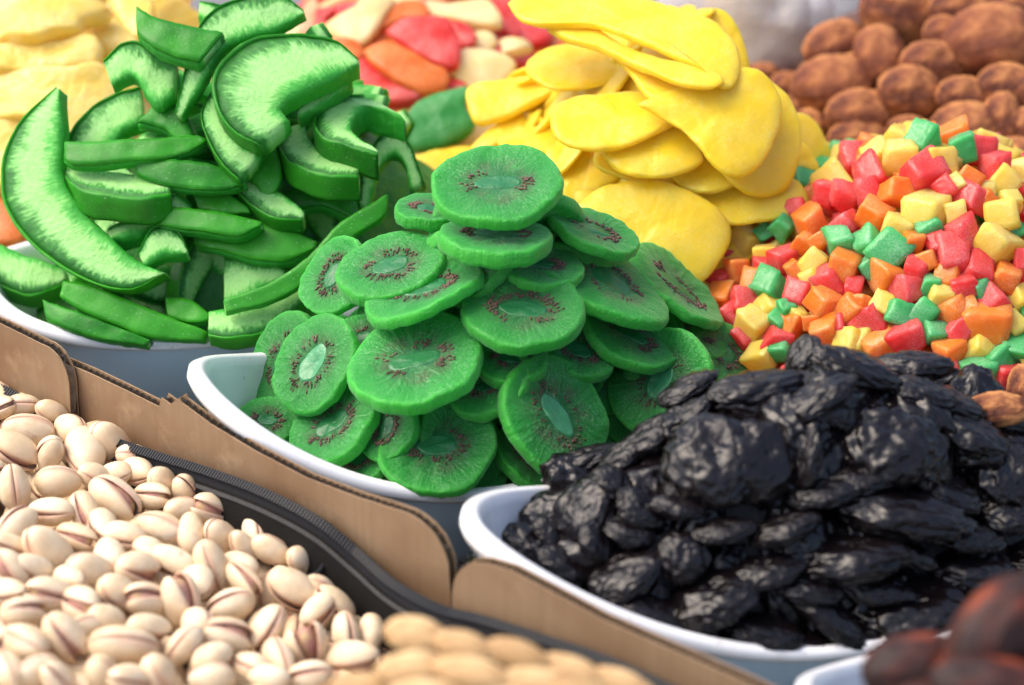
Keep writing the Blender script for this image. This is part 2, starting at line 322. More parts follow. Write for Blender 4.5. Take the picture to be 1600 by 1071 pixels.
# ------------------------------------------------------------------ heap bodies
H_KIWI = mound(-0.002, -0.014, 0.44, 0.118, 0.069, 0.096, -0.010, 1.25)
H_PEEL = mound(-0.106, 0.088, 0.43, 0.135, 0.080, 0.118, -0.010, 1.4)
H_PRUNE = mound(0.112, -0.119, 0.38, 0.146, 0.066, 0.080, -0.014, 1.6)
H_MANGO = mound(0.075, 0.125, -0.5, 0.105, 0.11, 0.115, -0.012, 1.35)
H_CUBE = mound(0.186, 0.046, -0.45, 0.122, 0.118, 0.085, -0.012, 1.35)
H_PAPAYA = mound(-0.055, 0.265, -0.5, 0.14, 0.14, 0.055, -0.02, 1.8)
H_PINE = mound(-0.245, 0.225, -0.5, 0.11, 0.13, 0.085, -0.012, 1.6)
H_APRI = mound(0.285, 0.270, -0.4, 0.17, 0.15, 0.070, -0.02, 2.0)
H_DATE = mound(TR[3][0], TR[3][1], 0.44, 0.10, 0.05, 0.055, 0.0, 1.8)
CB_N = np.array([-0.629, -0.777]); CB_T = np.array([0.777, -0.629])
def H_NUT(x, y):
    d = -0.629*x-0.777*y-0.150
    s = 0.777*x-0.629*y
    return -0.008+0.20*np.clip(d, -0.02, 0.11)+0.05*np.clip(d-0.10, 0, 1)-0.10*np.clip(s-0.02, 0, 1)
H_NUT.c = (-0.16, -0.18)
def H_ALM(x, y): return 0.012+0*x
def heap_body(name, H, m, drop, label, cat, sh=0.9):
    cx, cy, phi, a, b, hh, z0, pw, q = H.tab
    nr, nc = 26, 60; V = []; c, s = math.cos(phi), math.sin(phi)
    for i in range(nr):
        r = sh*i/(nr-1)
        for j in range(nc):
            t = 2*math.pi*j/nc
            k = (abs(math.cos(t))**q+abs(math.sin(t))**q)**(-1/q)
            X, Y = a*r*k*math.cos(t), b*r*k*math.sin(t)
            x, y = cx+X*c-Y*s, cy+X*s+Y*c
            z = max(float(H(np.array(x), np.array(y)))-drop+0.004*N3(Vector((x*60, y*60, 3))), -0.050)
            V.append((x, y, z))
    V += [(V[(nr-1)*nc+j][0], V[(nr-1)*nc+j][1], -0.0515) for j in range(nc)]
    o = link(name, mesh(name, V, grid_faces(nr+1, nc), m))
    tag(o, label, cat, kind='stuff')
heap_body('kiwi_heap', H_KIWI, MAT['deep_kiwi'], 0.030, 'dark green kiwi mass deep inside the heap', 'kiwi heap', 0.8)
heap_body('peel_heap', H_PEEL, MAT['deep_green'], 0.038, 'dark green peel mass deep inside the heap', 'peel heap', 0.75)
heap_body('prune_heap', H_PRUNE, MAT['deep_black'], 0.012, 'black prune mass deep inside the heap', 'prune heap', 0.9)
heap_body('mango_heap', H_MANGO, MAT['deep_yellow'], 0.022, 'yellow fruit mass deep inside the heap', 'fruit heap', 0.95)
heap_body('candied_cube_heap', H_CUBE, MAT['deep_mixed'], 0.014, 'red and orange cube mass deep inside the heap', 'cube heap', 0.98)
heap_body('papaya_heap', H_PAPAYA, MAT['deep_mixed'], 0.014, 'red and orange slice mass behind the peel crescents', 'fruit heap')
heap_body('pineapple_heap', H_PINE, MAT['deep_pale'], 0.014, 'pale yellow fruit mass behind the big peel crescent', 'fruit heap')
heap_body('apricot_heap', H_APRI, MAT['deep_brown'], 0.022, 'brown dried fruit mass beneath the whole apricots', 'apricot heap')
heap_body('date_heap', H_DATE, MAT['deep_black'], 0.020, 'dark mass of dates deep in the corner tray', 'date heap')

# ------------------------------------------------------------------ kiwi slices
def kiwi_meshes(R, T, curl, tilt, seed, aspect=0.94, seeds=1.0, pale=False):
    r = random.Random(seed); ox = r.uniform(0, 99); NC = 72
    cs = r.uniform(0.9, 1.1); ca = r.uniform(0, math.pi)
    def outline(t):
        return R*(1+0.075*N3(Vector((math.cos(t)*1.3+ox, math.sin(t)*1.3, 0)))+0.022*N3(Vector((math.cos(t)*6+ox, math.sin(t)*7, 5))))
    def lift(x, y):
        u = (x*math.cos(ca)+y*math.sin(ca))/R; vv = (-x*math.sin(ca)+y*math.cos(ca))/R
        return curl*R*(u*u*0.9-vv*vv*0.25)+0.060*R*N3(Vector((x/R*1.7+ox, y/R*1.7, 9)))+0.0008*N3(Vector((x*260+ox, y*260, 1)))
    def dish(rr): return -0.16*T*(1-min(1, rr/0.75)**2)
    V, A, B = [], [], []
    top = [(0.0, 0.5), (0.12, 0.5), (0.25, 0.5), (0.36, 0.5), (0.48, 0.5), (0.6, 0.5), (0.72, 0.5), (0.82, 0.5), (0.92, 0.5), (0.968, 0.47), (0.99, 0.34), (1.0, 0.10)]
    prof = top+[(1.0, -0.2), (0.99, -0.42), (0.965, -0.49), (0.85, -0.5), (0.6, -0.5), (0.3, -0.5), (0.0, -0.5)]
    for i, (rr, zf) in enumerate(prof):
        for j in range(NC):
            t = 2*math.pi*j/NC; o = outline(t)*rr
            x, y = o*math.cos(t), o*math.sin(t)*aspect
            if 0.9 < rr: 
                wv = 1+0.012*N3(Vector((math.cos(t)*9+ox, math.sin(t)*9, zf*6))); x *= wv; y *= wv
            z = T*zf+lift(x, y)+(dish(rr) if zf > 0 else -dish(rr))
            V.append((x, y, z)); A.append(rr if zf > -0.3 else 0.9); B.append(j/NC*2-1 if j < NC/2 else 1-(j/NC*2-1)-0.0)
    ang = [abs(2*((k % NC)/NC)-1)*3.0 for k in range(len(V))]
    flesh = mesh('flesh', V, [f[::-1] for f in grid_faces(len(prof), NC)], MAT['kiwi'], True, {'rr': A, 'ang': ang})
    def ztop(x, y):
        rr = math.hypot(x, y/aspect)/R
        return T*0.5+lift(x, y)+dish(rr)
    # core
    ce, cb = 0.37*r.uniform(0.9, 1.1), 0.21*r.uniform(0.8, 1.15)
    V, nc = [], 28
    for i, q in enumerate((0, 0.35, 0.65, 0.85, 0.97, 1.05)):
        for j in range(nc):
            t = 2*math.pi*j/nc; k = 1+0.08*N3(Vector((math.cos(t)*2+ox, math.sin(t)*2, 2)))
            x, y = R*ce*q*k*math.cos(t), R*cb*q*k*math.sin(t)
            V.append((x, y, ztop(x, y)+(0.00022+0.0001*(1-q*q)-(0.0009 if q > 1 else 0))))
    core = mesh('core', V, grid_faces(6, nc), MAT['kiwi_core_pale' if pale else 'kiwi_core'])
    # seeds: a ring of small radial teardrops
    V, F = [], []
    for k in range(int(150*seeds)):
        t = r.uniform(0, 2*math.pi); 
        if N3(Vector((math.cos(t)*1.6+ox, math.sin(t)*1.6, 7))) < -0.22: continue
        rad = r.uniform(1.05, 1.5)+.2*r.random()**3
        x, y = R*ce*rad*0.98*math.cos(t), R*(cb+0.045)*rad*math.sin(t)
        a = math.atan2(y*1.6, x); L, W = r.uniform(0.0008, 0.0014), r.uniform(0.0003, 0.00055)
        z = ztop(x, y)+0.0002
        dx, dy = math.cos(a), math.sin(a); o = len(V)
        V += [(x+dx*L, y+dy*L, z), (x-dx*L*0.9, y-dy*L*0.9, z), (x-dy*W, y+dx*W, z), (x+dy*W, y-dx*W, z), (x, y, z+0.0007), (x, y, z-0.0006)]
        F += [(o, o+2, o+4), (o+2, o+1, o+4), (o+1, o+3, o+4), (o+3, o, o+4), (o+2, o, o+5), (o+1, o+2, o+5), (o+3, o+1, o+5), (o, o+3, o+5)]
    sd = mesh('seeds', V, F, MAT['seed']) if V else None
    return flesh, core, sd
def disc_frame(u, v, a, b, th, sign=1):
    th = math.radians(th); c = min(0.999, b/a); s = math.sqrt(1-c*c)
    m = np.array([math.sin(th), math.cos(th)])*sign
    if m[1]*sign < 0: m = -m
    n = camdir(m[0]*s, m[1]*s, c); x = camdir(math.cos(th), -math.sin(th), 0)
    return frame(n, x)
def place_kiwi(u, v, a, b, th, lift, label, sign=1, T=0.0068, curl=0.06, spin=0, seeds=1.0, group='sugared kiwi slices in the heap'):
    t = hit(u, v, H_KIWI)-lift/1000
    P = unp(u, v, t); R = a*t/FPX
    x, y, n = disc_frame(u, v, a, b, th, sign)
    sp = math.radians(spin); x, y = x*math.cos(sp)+y*math.sin(sp), y*math.cos(sp)-x*math.sin(sp)
    P = P-n*T*0.5
    e = thing('kiwi_slice', label, 'kiwi slice', mat4(P, x, y, n), group)
    sdn = int(u*7+v*13); PALE = any(q in label for q in ('glassy pale core', 'pale streaked core', 'nearly white'))
    f, c, s = kiwi_meshes(R, T, curl, 0, sdn, 0.86+0.14*((sdn*53) % 100)/100, seeds*(.45 if PALE else .6+.5*((sdn*37) % 100)/100), PALE)
    link('flesh', f, e); link('core', c, e)
    if s: tag(link('seeds', s, e), kind='stuff')
KW = [
 (777, 284, 103, 72, -3, 22, 'kiwi slice crowning the heap, lying flat above all others', 1, 0.0075, 0.02, 0),
 (775, 362, 90, 36, 2, 14, 'thick kiwi slice seen edge-on directly beneath the crowning slice', 1, 0.0095, 0.03, 0),
 (929, 356, 76, 34, 22, 12, 'kiwi slice slanting down from beside the crowning slice towards the yellow fruit', 1, 0.0065, 0.03, 0),
 (957, 438, 102, 52, 29, 10, 'long dark kiwi slice with seeds in a wavy line, below the slanting one', 1, 0.0075, 0.10, 0),
 (1062, 446, 92, 34, 41, 4, 'narrow kiwi slice seen edgewise along the heap side by the candied cubes', 1, 0.0068, 0.05, 0),
 (1132, 548, 66, 46, 48, 6, 'kiwi slice wedged between the candied cubes and the prunes', 1, 0.006, 0.05, 0),
 (817, 480, 97, 69, -2, 20, 'flat kiwi slice with a full dark seed ring at mid-heap', 1, 0.008, 0.03, -10),
 (609, 411, 88, 58, -15, 16, 'plump kiwi slice with a reddish seed ring, nearest the long peel strip', 1, 0.0085, 0.02, 0),
 (662, 446, 97, 46, -16, 8, 'curled kiwi slice peeking from under the plump reddish-seeded slice', 1, 0.007, 0.10, 0),
 (520, 430, 66, 50, -62, 8, 'plain green kiwi slice leaning against the long pale peel strip', 1, 0.005, 0.08, 0),
 (487, 566, 84, 66, -58, 16, 'kiwi slice with a glassy pale core leaning on its twin by the tray corner', 1, 0.0058, 0.04, 0),
 (441, 562, 80, 60, -66, 9, 'kiwi slice behind the pale-cored one, half hidden, by the tray corner', 1, 0.0058, 0.04, 0),
 (647, 560, 107, 73, -13, 17, 'largest kiwi slice, frosted, with a thick turned-up edge at mid-heap', 1, 0.0095, 0.05, 0),
 (516, 660, 77, 54, -38, 5, 'frosted kiwi slice with a notched edge resting on the tray rim', 1, 0.008, 0.05, 0),
 (418, 655, 48, 36, 10, 3, 'small shaded kiwi slice lying low in the tray corner', 1, 0.006, 0.05, 0),
 (682, 694, 92, 77, -5, 8, 'broad upright kiwi slice with a frowning seed arc at the front rim', 1, 0.006, 0.03, 0),
 (722, 700, 78, 70, 70, 2, 'kiwi slice pressed behind the broad front slice', 1, 0.006, 0.03, 0),
 (873, 648, 104, 80, 58, 18, 'oval upright kiwi slice with a pale streaked core beside the prunes', 1, 0.007, 0.05, 0),
 (1030, 594, 88, 76, -62, 8, 'upright kiwi slice partly covered by the prunes, core nearly white', 1, 0.007, 0.05, 0),
 (985, 520, 84, 46, 30, 3, 'shaded kiwi slice tucked under the long dark slice', 1, 0.007, 0.05, 0),
 (834, 712, 68, 42, 36, 0, 'kiwi slice lying under the oval upright slice near the prune tray', 1, 0.007, 0.05, 0),
 (765, 596, 72, 46, -30, 4, 'shaded kiwi slice in the gap right of the largest slice', 1, 0.006, 0.05, 0),
 (602, 668, 55, 44, -60, 5, 'kiwi slice squeezed behind the broad front slice and the notched one', 1, 0.006, 0.05, 0),
 (563, 712, 58, 42, -40, -2, 'dark kiwi slice deep behind the rim below the notched slice', 1, 0.006, 0.05, 0),
 (668, 322, 52, 24, 5, -4, 'small dark kiwi slice poking out behind the crowning slice', 1, 0.0075, 0.03, 0),
 (845, 410, 70, 36, 8, 4, 'shaded kiwi slice under the thick edge-on slice', 1, 0.007, 0.03, 0),
 (742, 425, 60, 34, -40, 2, 'shaded kiwi slice between the plump slice and the flat mid-heap slice', 1, 0.007, 0.03, 0),
 (905, 545, 60, 44, 20, 2, 'shaded kiwi slice beneath the flat mid-heap slice, towards the prunes', 1, 0.007, 0.03, 0),
 (1092, 512, 60, 36, 45, 0, 'shaded kiwi slice under the narrow edgewise one by the cubes', 1, 0.007, 0.03, 0),
 (560, 528, 60, 40, -20, 2, 'dark kiwi slice hidden above the largest slice', 1, 0.007, 0.03, 0),
 (800, 556, 60, 40, 0, 6, 'kiwi slice showing as a dark sliver right under the flat mid-heap slice', 1, 0.007, 0.03, 0),
 (735, 738, 58, 40, 10, -4, 'kiwi slice low against the rim where the two trays meet', 1, 0.006, 0.03, 0),
 (640, 742, 50, 30, 8, -4, 'kiwi slice lowest behind the front rim, under the broad slice', 1, 0.006, 0.03, 0),
]
for k in KW: place_kiwi(*k[:7], sign=k[7], T=k[8]*.74, curl=k[9]*2.0*(1 if int(k[0]+k[1]) % 3 else -.6), spin=k[10])
def scatter(H, n, mind, seed, rmax=0.95, filt=None):
    r = random.Random(seed); out = []; cx, cy, phi, a, b = H.tab[:5]; c, s = math.cos(phi), math.sin(phi)
    for _ in range(n*60):
        if len(out) >= n: break
        X, Y = r.uniform(-1, 1)*a*rmax, r.uniform(-1, 1)*b*rmax
        if (X/a)**2+(Y/b)**2 > rmax*rmax: continue
        x, y = cx+X*c-Y*s, cy+X*s+Y*c; z = float(H(np.array(x), np.array(y)))
        e = 0.003
        nx = float(H(np.array(x-e), np.array(y))-H(np.array(x+e), np.array(y))); ny = float(H(np.array(x), np.array(y-e))-H(np.array(x), np.array(y+e)))
        nn = np.array([nx, ny, 2*e]); nn /= np.linalg.norm(nn)
        P = np.array([x, y, z])
        if any(np.linalg.norm(P-q[0]) < mind for q in out): continue
        if filt and not filt(P): continue
        out.append((P, nn))
    return out
kv = []
for i in range(4):
    kv.append(kiwi_meshes(0.0245+0.001*i, 0.0065, 0.05, 0, 900+i))
for i, (P, n) in enumerate(scatter(H_KIWI, 44, 0.019, 5, 0.92)):
    nn = n+np.array([rnd.gauss(0, .25), rnd.gauss(0, .25), 0]); an = rnd.uniform(0, 6.28)
    x, y, nn = frame(nn, np.array([math.cos(an), math.sin(an), 0.1]))
    f, c, s = kv[i % 4]
    e = thing('kiwi_slice', 'kiwi slice buried under the upper slices, only a dark edge showing', 'kiwi slice', mat4(P-n*0.015, x, y, nn), 'buried kiwi slices')
    link('flesh', f, e); link('core', c, e); tag(link('seeds', s, e), kind='stuff')
v = [(0, 0, 0), (.006, .001, 0), (.005, .005, .001), (.001, .004, 0), (.001, .001, .005), (.005, .002, .006), (.003, .005, .004)]
o = link('sugar_crumb', mesh('sugar_crumb', [(p[0]*.9, p[1]*.7, p[2]) for p in v], [(0, 1, 4), (1, 5, 4), (1, 2, 5), (2, 6, 5), (2, 3, 6), (3, 0, 4), (3, 4, 6), (4, 5, 6), (0, 3, 2, 1)], MAT['cube_green'], False))
o.location = unp(806, 412, hit(806, 412, H_KIWI)-0.024).tolist()
tag(o, 'tiny pale green sugar crumb above the flat mid-heap kiwi slice', 'crumb')

# ------------------------------------------------------------------ strips and slabs cut to outlines, each with thickness, tilt and bend
def resample(pts, n):
    p = np.array(pts, float); k = len(p)
    # Catmull-Rom through the points
    q = np.vstack([2*p[0]-p[1], p, 2*p[-1]-p[-2]]); out = []
    d = np.concatenate([[0], np.cumsum(np.linalg.norm(np.diff(p, axis=0), axis=1))]); d /= d[-1]
    for s in np.linspace(0, 1, n):
        i = min(k-2, int(np.searchsorted(d, s, 'right'))-1); f = (s-d[i])/max(1e-9, d[i+1]-d[i])
        p0, p1, p2, p3 = q[i], q[i+1], q[i+2], q[i+3]
        out.append(0.5*((2*p1)+(-p0+p2)*f+(2*p0-5*p1+4*p2-p3)*f*f+(-p0+3*p1-3*p2+p3)*f**3))
    return np.array(out)
def on_plane(u, v, P0, n):
    d = FW+RT*((u-800)/FPX)+UP*((535.5-v)/FPX)
    return CAM+d*(((P0-CAM) @ n)/(d @ n))
def strip_slab(name, O, I, t0, t1, z0, z1, bow, seed, m, L, M=7, rough=0.0005):
    """closed slab between curves O (outer) and I (inner), local coordinates, from height z0 (front) to z1 (back)"""
    N = len(O); V, tt, ss = [], [], []
    def pos(i, t, z):
        s = i/(N-1); p = O[i]*(1-t)+I[i]*t
        zz = z-bow*(2*s-1)**2+bow*0.4
        nz = N3(Vector((p[0]*120+seed, p[1]*120, z*80)))
        return (p[0]+rough*N3(Vector((p[1]*300, p[0]*300+seed, z*300))), p[1]+rough*N3(Vector((p[0]*300+seed, p[1]*300, z*300+9))), zz+0.0009*nz+0.35*rough*N3(Vector((p[0]*500, p[1]*500, seed))))
    T = [t0+(t1-t0)*k/(M-1) for k in range(M)]
    e = 0.12*(z0-z1)
    loop = [(t, z0-(e if k in (0, M-1) else 0)) for k, t in enumerate(T)]
    loop += [(t1, (z0*.6+z1*.4)), (t1, (z0*.25+z1*.75))]
    loop += [(t, z1+(e if k in (0, M-1) else 0)) for k, t in reversed(list(enumerate(T)))]
    loop += [(t0, (z0*.25+z1*.75)), (t0, (z0*.6+z1*.4))]
    for i in range(N):
        for (t, z) in loop:
            V.append(pos(i, t, z)); tt.append(t); ss.append(i/(N-1)*L)
    nl = len(loop); F = grid_faces(N, nl)
    F.append(tuple(range(nl-1, -1, -1))); F.append(tuple((N-1)*nl+j for j in range(nl)))
    return mesh(name, V, F, m, True, {'tt': tt, 'ss': ss})
def place_peel(outer, inner, kind, lift, label, up=45, side=0, T=0.008, bow=0.002, H=H_PEEL, dep=None):
    N = 30; o = resample(outer, N); i = resample(inner, N); cu, cv = (o.mean(0)+i.mean(0))/2
    t = (dep if dep else hit(cu, cv, H))-lift/1000
    P0 = unp(cu, cv, t); upr, sr = math.radians(up), math.radians(side)
    n = camdir(math.sin(sr)*math.cos(upr), math.sin(upr), math.cos(upr)*math.cos(sr))
    x, y, n = frame(n, RT+0.001*UP)
    loc = lambda q: np.array([[(w_-P0) @ x, (w_-P0) @ y] for w_ in (on_plane(a[0], a[1], P0, n) for a in q)])
    O, I = loc(o), loc(i); L = float(np.sum(np.linalg.norm(np.diff(O, axis=0), axis=1)))
    e = thing('peel_crescent', label, 'candied peel', mat4(P0, x, y, n), 'green pomelo peel crescents')
    sd = cu*.37+cv*.11
    if kind == 'face':
        link('flesh', strip_slab('flesh', O, I, 0.055, 1, 0, -T, bow, sd, MAT['peel_flesh'], L, 9), e)
        link('rind', strip_slab('rind', O, I, 0.0, 0.06, 0.0002, -T-0.0002, bow, sd, MAT['peel_rind'], L, 3, 0.0003), e)
    else:
        link('rind', strip_slab('rind', O, I, 0.0, 1.0, 0.0, -0.0022, bow, sd, MAT['peel_rind'], L, 7, 0.0004), e)
        link('flesh', strip_slab('flesh', O, I, -0.03, 1.03, -0.0020, -T, bow, sd, MAT['peel_flesh'], L, 7), e)
PL = [
 ([(85, 133), (32, 185), (3, 250), (8, 325), (55, 388), (125, 435), (195, 453), (252, 426)], [(90, 137), (97, 205), (96, 270), (120, 320), (168, 368), (205, 402), (228, 413), (254, 424)], 'face', 34, 'big pale-faced peel crescent standing at the heap edge against the pale yellow fruit', 12, -10, .010, .004),
 ([(560, 88), (520, 60), (450, 52), (390, 62), (345, 95), (330, 130), (340, 175), (365, 205), (405, 224)], [(560, 98), (522, 122), (488, 140), (462, 152), (446, 160), (438, 167), (440, 172), (446, 178), (452, 184)], 'face', 24, 'wide peel crescent arching over at the top of the heap beside the papaya slices', 25, 0, .012, .003),
 ([(328, 140), (313, 178), (325, 220), (345, 255), (372, 280)], [(345, 165), (352, 195), (365, 212), (388, 226), (410, 233)], 'face', 14, 'pale peel piece hanging directly under the wide arching crescent', 20, 0, .011, .002),
 ([(212, 8), (236, 24), (285, 38), (348, 50)], [(213, 48), (236, 70), (270, 86), (310, 95)], 'skin', 30, 'peel piece bent like an elbow at the very top of the heap', 22, 0, .010, .001),
 ([(474, 12), (440, -8), (395, -8), (345, 8), (315, 35), (298, 75), (285, 122), (272, 174)], [(476, 18), (430, 48), (385, 60), (350, 78), (332, 105), (312, 140), (294, 163), (284, 180)], 'face', 20, 'peel crescent bending from the top of the heap down behind the elbow piece', 15, 0, .009, .003),
 ([(160, 92), (188, 68), (216, 64), (250, 84), (274, 93)], [(174, 130), (208, 120), (226, 146), (246, 168), (270, 152)], 'face', 22, 'short twisted peel piece jutting out towards the pale yellow fruit', 20, 0, .010, .002),
 ([(97, 243), (106, 210), (136, 174), (171, 149), (218, 130)], [(148, 228), (180, 224), (192, 207), (214, 196), (224, 190)], 'face', 14, 'peel crescent with dark rim half hidden beside the big standing crescent', 25, 0, .010, .002),
 ([(100, 219), (151, 222), (202, 219), (252, 217), (302, 209), (320, 214)], [(98, 244), (111, 254), (151, 257), (202, 252), (252, 249), (292, 237), (320, 218)], 'skin', 22, 'straight bright green peel strip with a pointed tip, topmost of the crossed strips', 20, 0, .008, .003),
 ([(100, 272), (126, 296), (176, 306), (227, 310), (266, 300)], [(110, 255), (152, 262), (200, 268), (240, 274), (266, 280)], 'face', 18, 'blunt-ended peel piece with a pale top below the pointed strip', 60, 0, .013, .001),
 ([(207, 250), (260, 250), (330, 258), (380, 279)], [(212, 270), (260, 290), (310, 297), (350, 295), (384, 285)], 'skin', 12, 'dark peel strip tucked under the pointed strip, tapering towards the middle', 15, 0, .009, .003),
 ([(238, 322), (290, 325), (350, 333), (409, 345)], [(235, 345), (270, 355), (320, 362), (372, 368), (405, 352)], 'skin', 12, 'bluish dark peel strip lying level below the blunt-ended piece', 20, 0, .009, .002),
 ([(370, 298), (395, 322), (430, 342), (472, 342)], [(386, 264), (410, 280), (440, 300), (476, 328)], 'face', 10, 'wedge of peel with a pale inside under the pale hanging piece', 35, 0, .010, .001),
 ([(300, 368), (345, 364), (400, 348), (440, 352), (494, 375)], [(305, 380), (350, 392), (400, 406), (450, 406), (490, 386)], 'skin', 8, 'broad bright green peel strip behind the long diagonal strip', 20, 0, .009, .003),
 ([(350, 468), (420, 443), (480, 403), (530, 350), (580, 318), (606, 302)], [(355, 488), (430, 470), (492, 432), (552, 372), (600, 340), (607, 312)], 'skin', 30, 'long diagonal peel strip running up beside the kiwi slices', 10, 10, .007, .002),
 ([(325, 522), (360, 529), (412, 520), (452, 496), (476, 472)], [(326, 484), (380, 476), (430, 454), (460, 446), (474, 444)], 'face', 22, 'stubby peel piece with a yellowish top resting against the tray rim by the kiwi', 30, 0, .010, .001),
 ([(98, 438), (140, 445), (200, 470), (255, 492), (325, 518)], [(92, 462), (130, 487), (190, 512), (235, 528), (318, 532)], 'skin', 12, 'dark bluish peel strip with a frayed upper edge near the front rim', 10, 0, .009, .003),
 ([(65, 466), (110, 484), (160, 503), (234, 530)], [(70, 497), (110, 517), (160, 531), (226, 538)], 'skin', 18, 'bright yellow-green peel strip lowest of all, along the front rim', 15, 0, .008, .003),
 ([(-30, 430), (10, 452), (42, 462), (72, 456), (100, 440)], [(-30, 370), (5, 382), (32, 395), (65, 405), (102, 420)], 'face', 8, 'peel chunk below the big standing crescent, cut off by the picture edge', 30, 0, .012, .001),
 ([(215, 392), (240, 354), (275, 358), (293, 388)], [(226, 414), (256, 400), (270, 400), (290, 395)], 'face', 12, 'crumbly pale end of peel in the hollow of the heap', 20, 0, .010, .001),
 ([(350, 396), (395, 402), (440, 410), (450, 428)], [(350, 482), (375, 472), (412, 452), (442, 436)], 'face', 6, 'pale leafy peel piece behind the stubby yellowish one', 15, 0, .007, .002),
 ([(436, 200), (437, 232), (460, 258), (510, 274), (560, 272)], [(476, 190), (484, 215), (504, 236), (532, 248), (560, 250)], 'face', 16, 'curved peel crescent with thick rind below the wide arching one', 55, 0, .013, .001),
 ([(566, 146), (522, 150), (496, 168), (489, 192), (503, 214), (540, 226), (590, 238)], [(634, 182), (602, 172), (576, 166), (556, 180), (550, 198), (562, 214), (590, 232)], 'face', 26, 'hooked pale peel piece nearest the green papaya slice', 50, 0, .014, .001),
 ([(462, 172), (490, 142), (520, 128), (548, 121)], [(468, 182), (500, 168), (530, 146), (550, 126)], 'face', 18, 'small pointed peel tip sticking out under the wide arching crescent', 25, 0, .010, .001),
 ([(556, 322), (564, 270), (580, 230), (606, 204), (640, 224), (664, 285)], [(578, 322), (590, 272), (606, 248), (622, 246), (634, 262), (640, 295)], 'face', 10, 'arch-shaped peel crescent standing behind the crowning kiwi slice', 12, 0, .010, .003),
 ([(300, 297), (340, 294), (388, 324)], [(310, 326), (350, 334), (390, 332)], 'skin', 4, 'short dark peel strip between the two level strips', 20, 0, .010, .001),
 ([(168, 355), (205, 342), (240, 334)], [(170, 372), (215, 366), (242, 354)], 'face', 6, 'thin pale peel sliver behind the big standing crescent', 40, 0, .010, .001),
 ([(258, 463), (300, 470), (328, 490)], [(262, 494), (300, 504), (324, 500)], 'skin', 8, 'small green peel piece between the frayed strip and the stubby one', 25, 0, .010, .001),
 ([(395, 200), (430, 230), (440, 275), (430, 300)], [(360, 262), (385, 275), (400, 290), (410, 305)], 'skin', 4, 'shaded peel piece in the dark gap beside the thick-rind crescent', 20, 0, .009, .001),
 ([(440, 300), (500, 285), (550, 300), (560, 330)], [(440, 330), (500, 320), (540, 335), (556, 345)], 'skin', 2, 'dark peel strip low between the arch-shaped crescent and the wedge', 25, 0, .009, .001),
 ([(255, 150), (285, 170), (300, 205), (300, 225)], [(215, 190), (240, 195), (262, 205), (280, 225)], 'skin', 8, 'purplish dark peel piece under the twisted one', 20, 0, .010, .001),
]
for (o_, i_, kd, lf, lab, up, side, T, bow) in PL: place_peel(o_, i_, kd, lf, lab, up, side, T, bow)
# buried peel strips
def buried_strip(k):
    N = 16; R = 0.032+0.006*k; ar = 1.5
    O = np.array([[R*math.cos(q), R*math.sin(q)-R*.8] for q in np.linspace(1.57-ar/1.4, 1.57+ar/1.4, N)])
    I = np.array([[(R-.017*math.sin(math.pi*(j+1)/(N+1))**.5)*math.cos(q), (R-.017*math.sin(math.pi*(j+1)/(N+1))**.5)*math.sin(q)-R*.8] for j, q in enumerate(np.linspace(1.57-ar/1.4, 1.57+ar/1.4, N))])
    return (strip_slab('flesh', O, I, .055, 1, 0, -.009, .002, k*9., MAT['peel_flesh'], .08, 7), strip_slab('rind', O, I, 0, .06, .0002, -.0092, .002, k*9., MAT['peel_rind'], .08, 3, .0003))
bs = [buried_strip(k) for k in range(3)]
for i, (P, n) in enumerate(scatter(H_PEEL, 60, 0.018, 15, 0.95, lambda P: proj(P)[0] < 590)):
    an = rnd.uniform(0, 6.28); nn = n+np.array([rnd.gauss(0, .5), rnd.gauss(0, .5), 0])
    x, y, nn = frame(nn, np.array([math.cos(an), math.sin(an), 0.1]))
    e = thing('peel_crescent', 'dark green peel piece buried deep among the upper crescents', 'candied peel', mat4(P-n*0.022, x, y, nn), 'buried peel pieces')
    link('flesh', bs[i % 3][0], e); link('rind', bs[i % 3][1], e)

def slab_mesh(name, O, T, bow, seed, m, amp=1.0):
    """rounded slab filling closed outline O (local xy), thickness T, gently warped"""
    c = O.mean(0); N = len(O); V = []; size = float(np.abs(O-c).max())
    ca = math.cos(seed); sa = math.sin(seed)
    prof = [(0.0, 0), (.2, 0), (.4, 0), (.6, 0), (.78, 0), (.9, -.02), (.96, -.10), (.99, -.28), (1.0, -.5), (.99, -.75), (.95, -.93), (.85, -1), (.5, -1), (0, -1)]
    for (r, zf) in prof:
        for j in range(N):
            p = c+(O[j]-c)*r
            q = ((p[0]-c[0])*ca+(p[1]-c[1])*sa)/size
            z = zf*T-bow*(q*q)+bow*.3+amp*(0.0030*N3(Vector((p[0]*26+seed, p[1]*26, seed)))+0.0009*N3(Vector((p[0]*110+seed, p[1]*110, zf))))
            if r > .93:
                wob = 0.0004*N3(Vector((p[0]*330+seed, p[1]*330, zf*2)))*amp; d = (O[j]-c)/np.linalg.norm(O[j]-c); p = p+d*wob
            V.append((p[0], p[1], z))
    return mesh(name, V, [f[::-1] for f in grid_faces(len(prof), N)], m)
def ccw(P):
    x, y = P[:, 0], P[:, 1]
    return P if np.sum(x*np.roll(y, -1)-y*np.roll(x, -1)) > 0 else P[::-1]
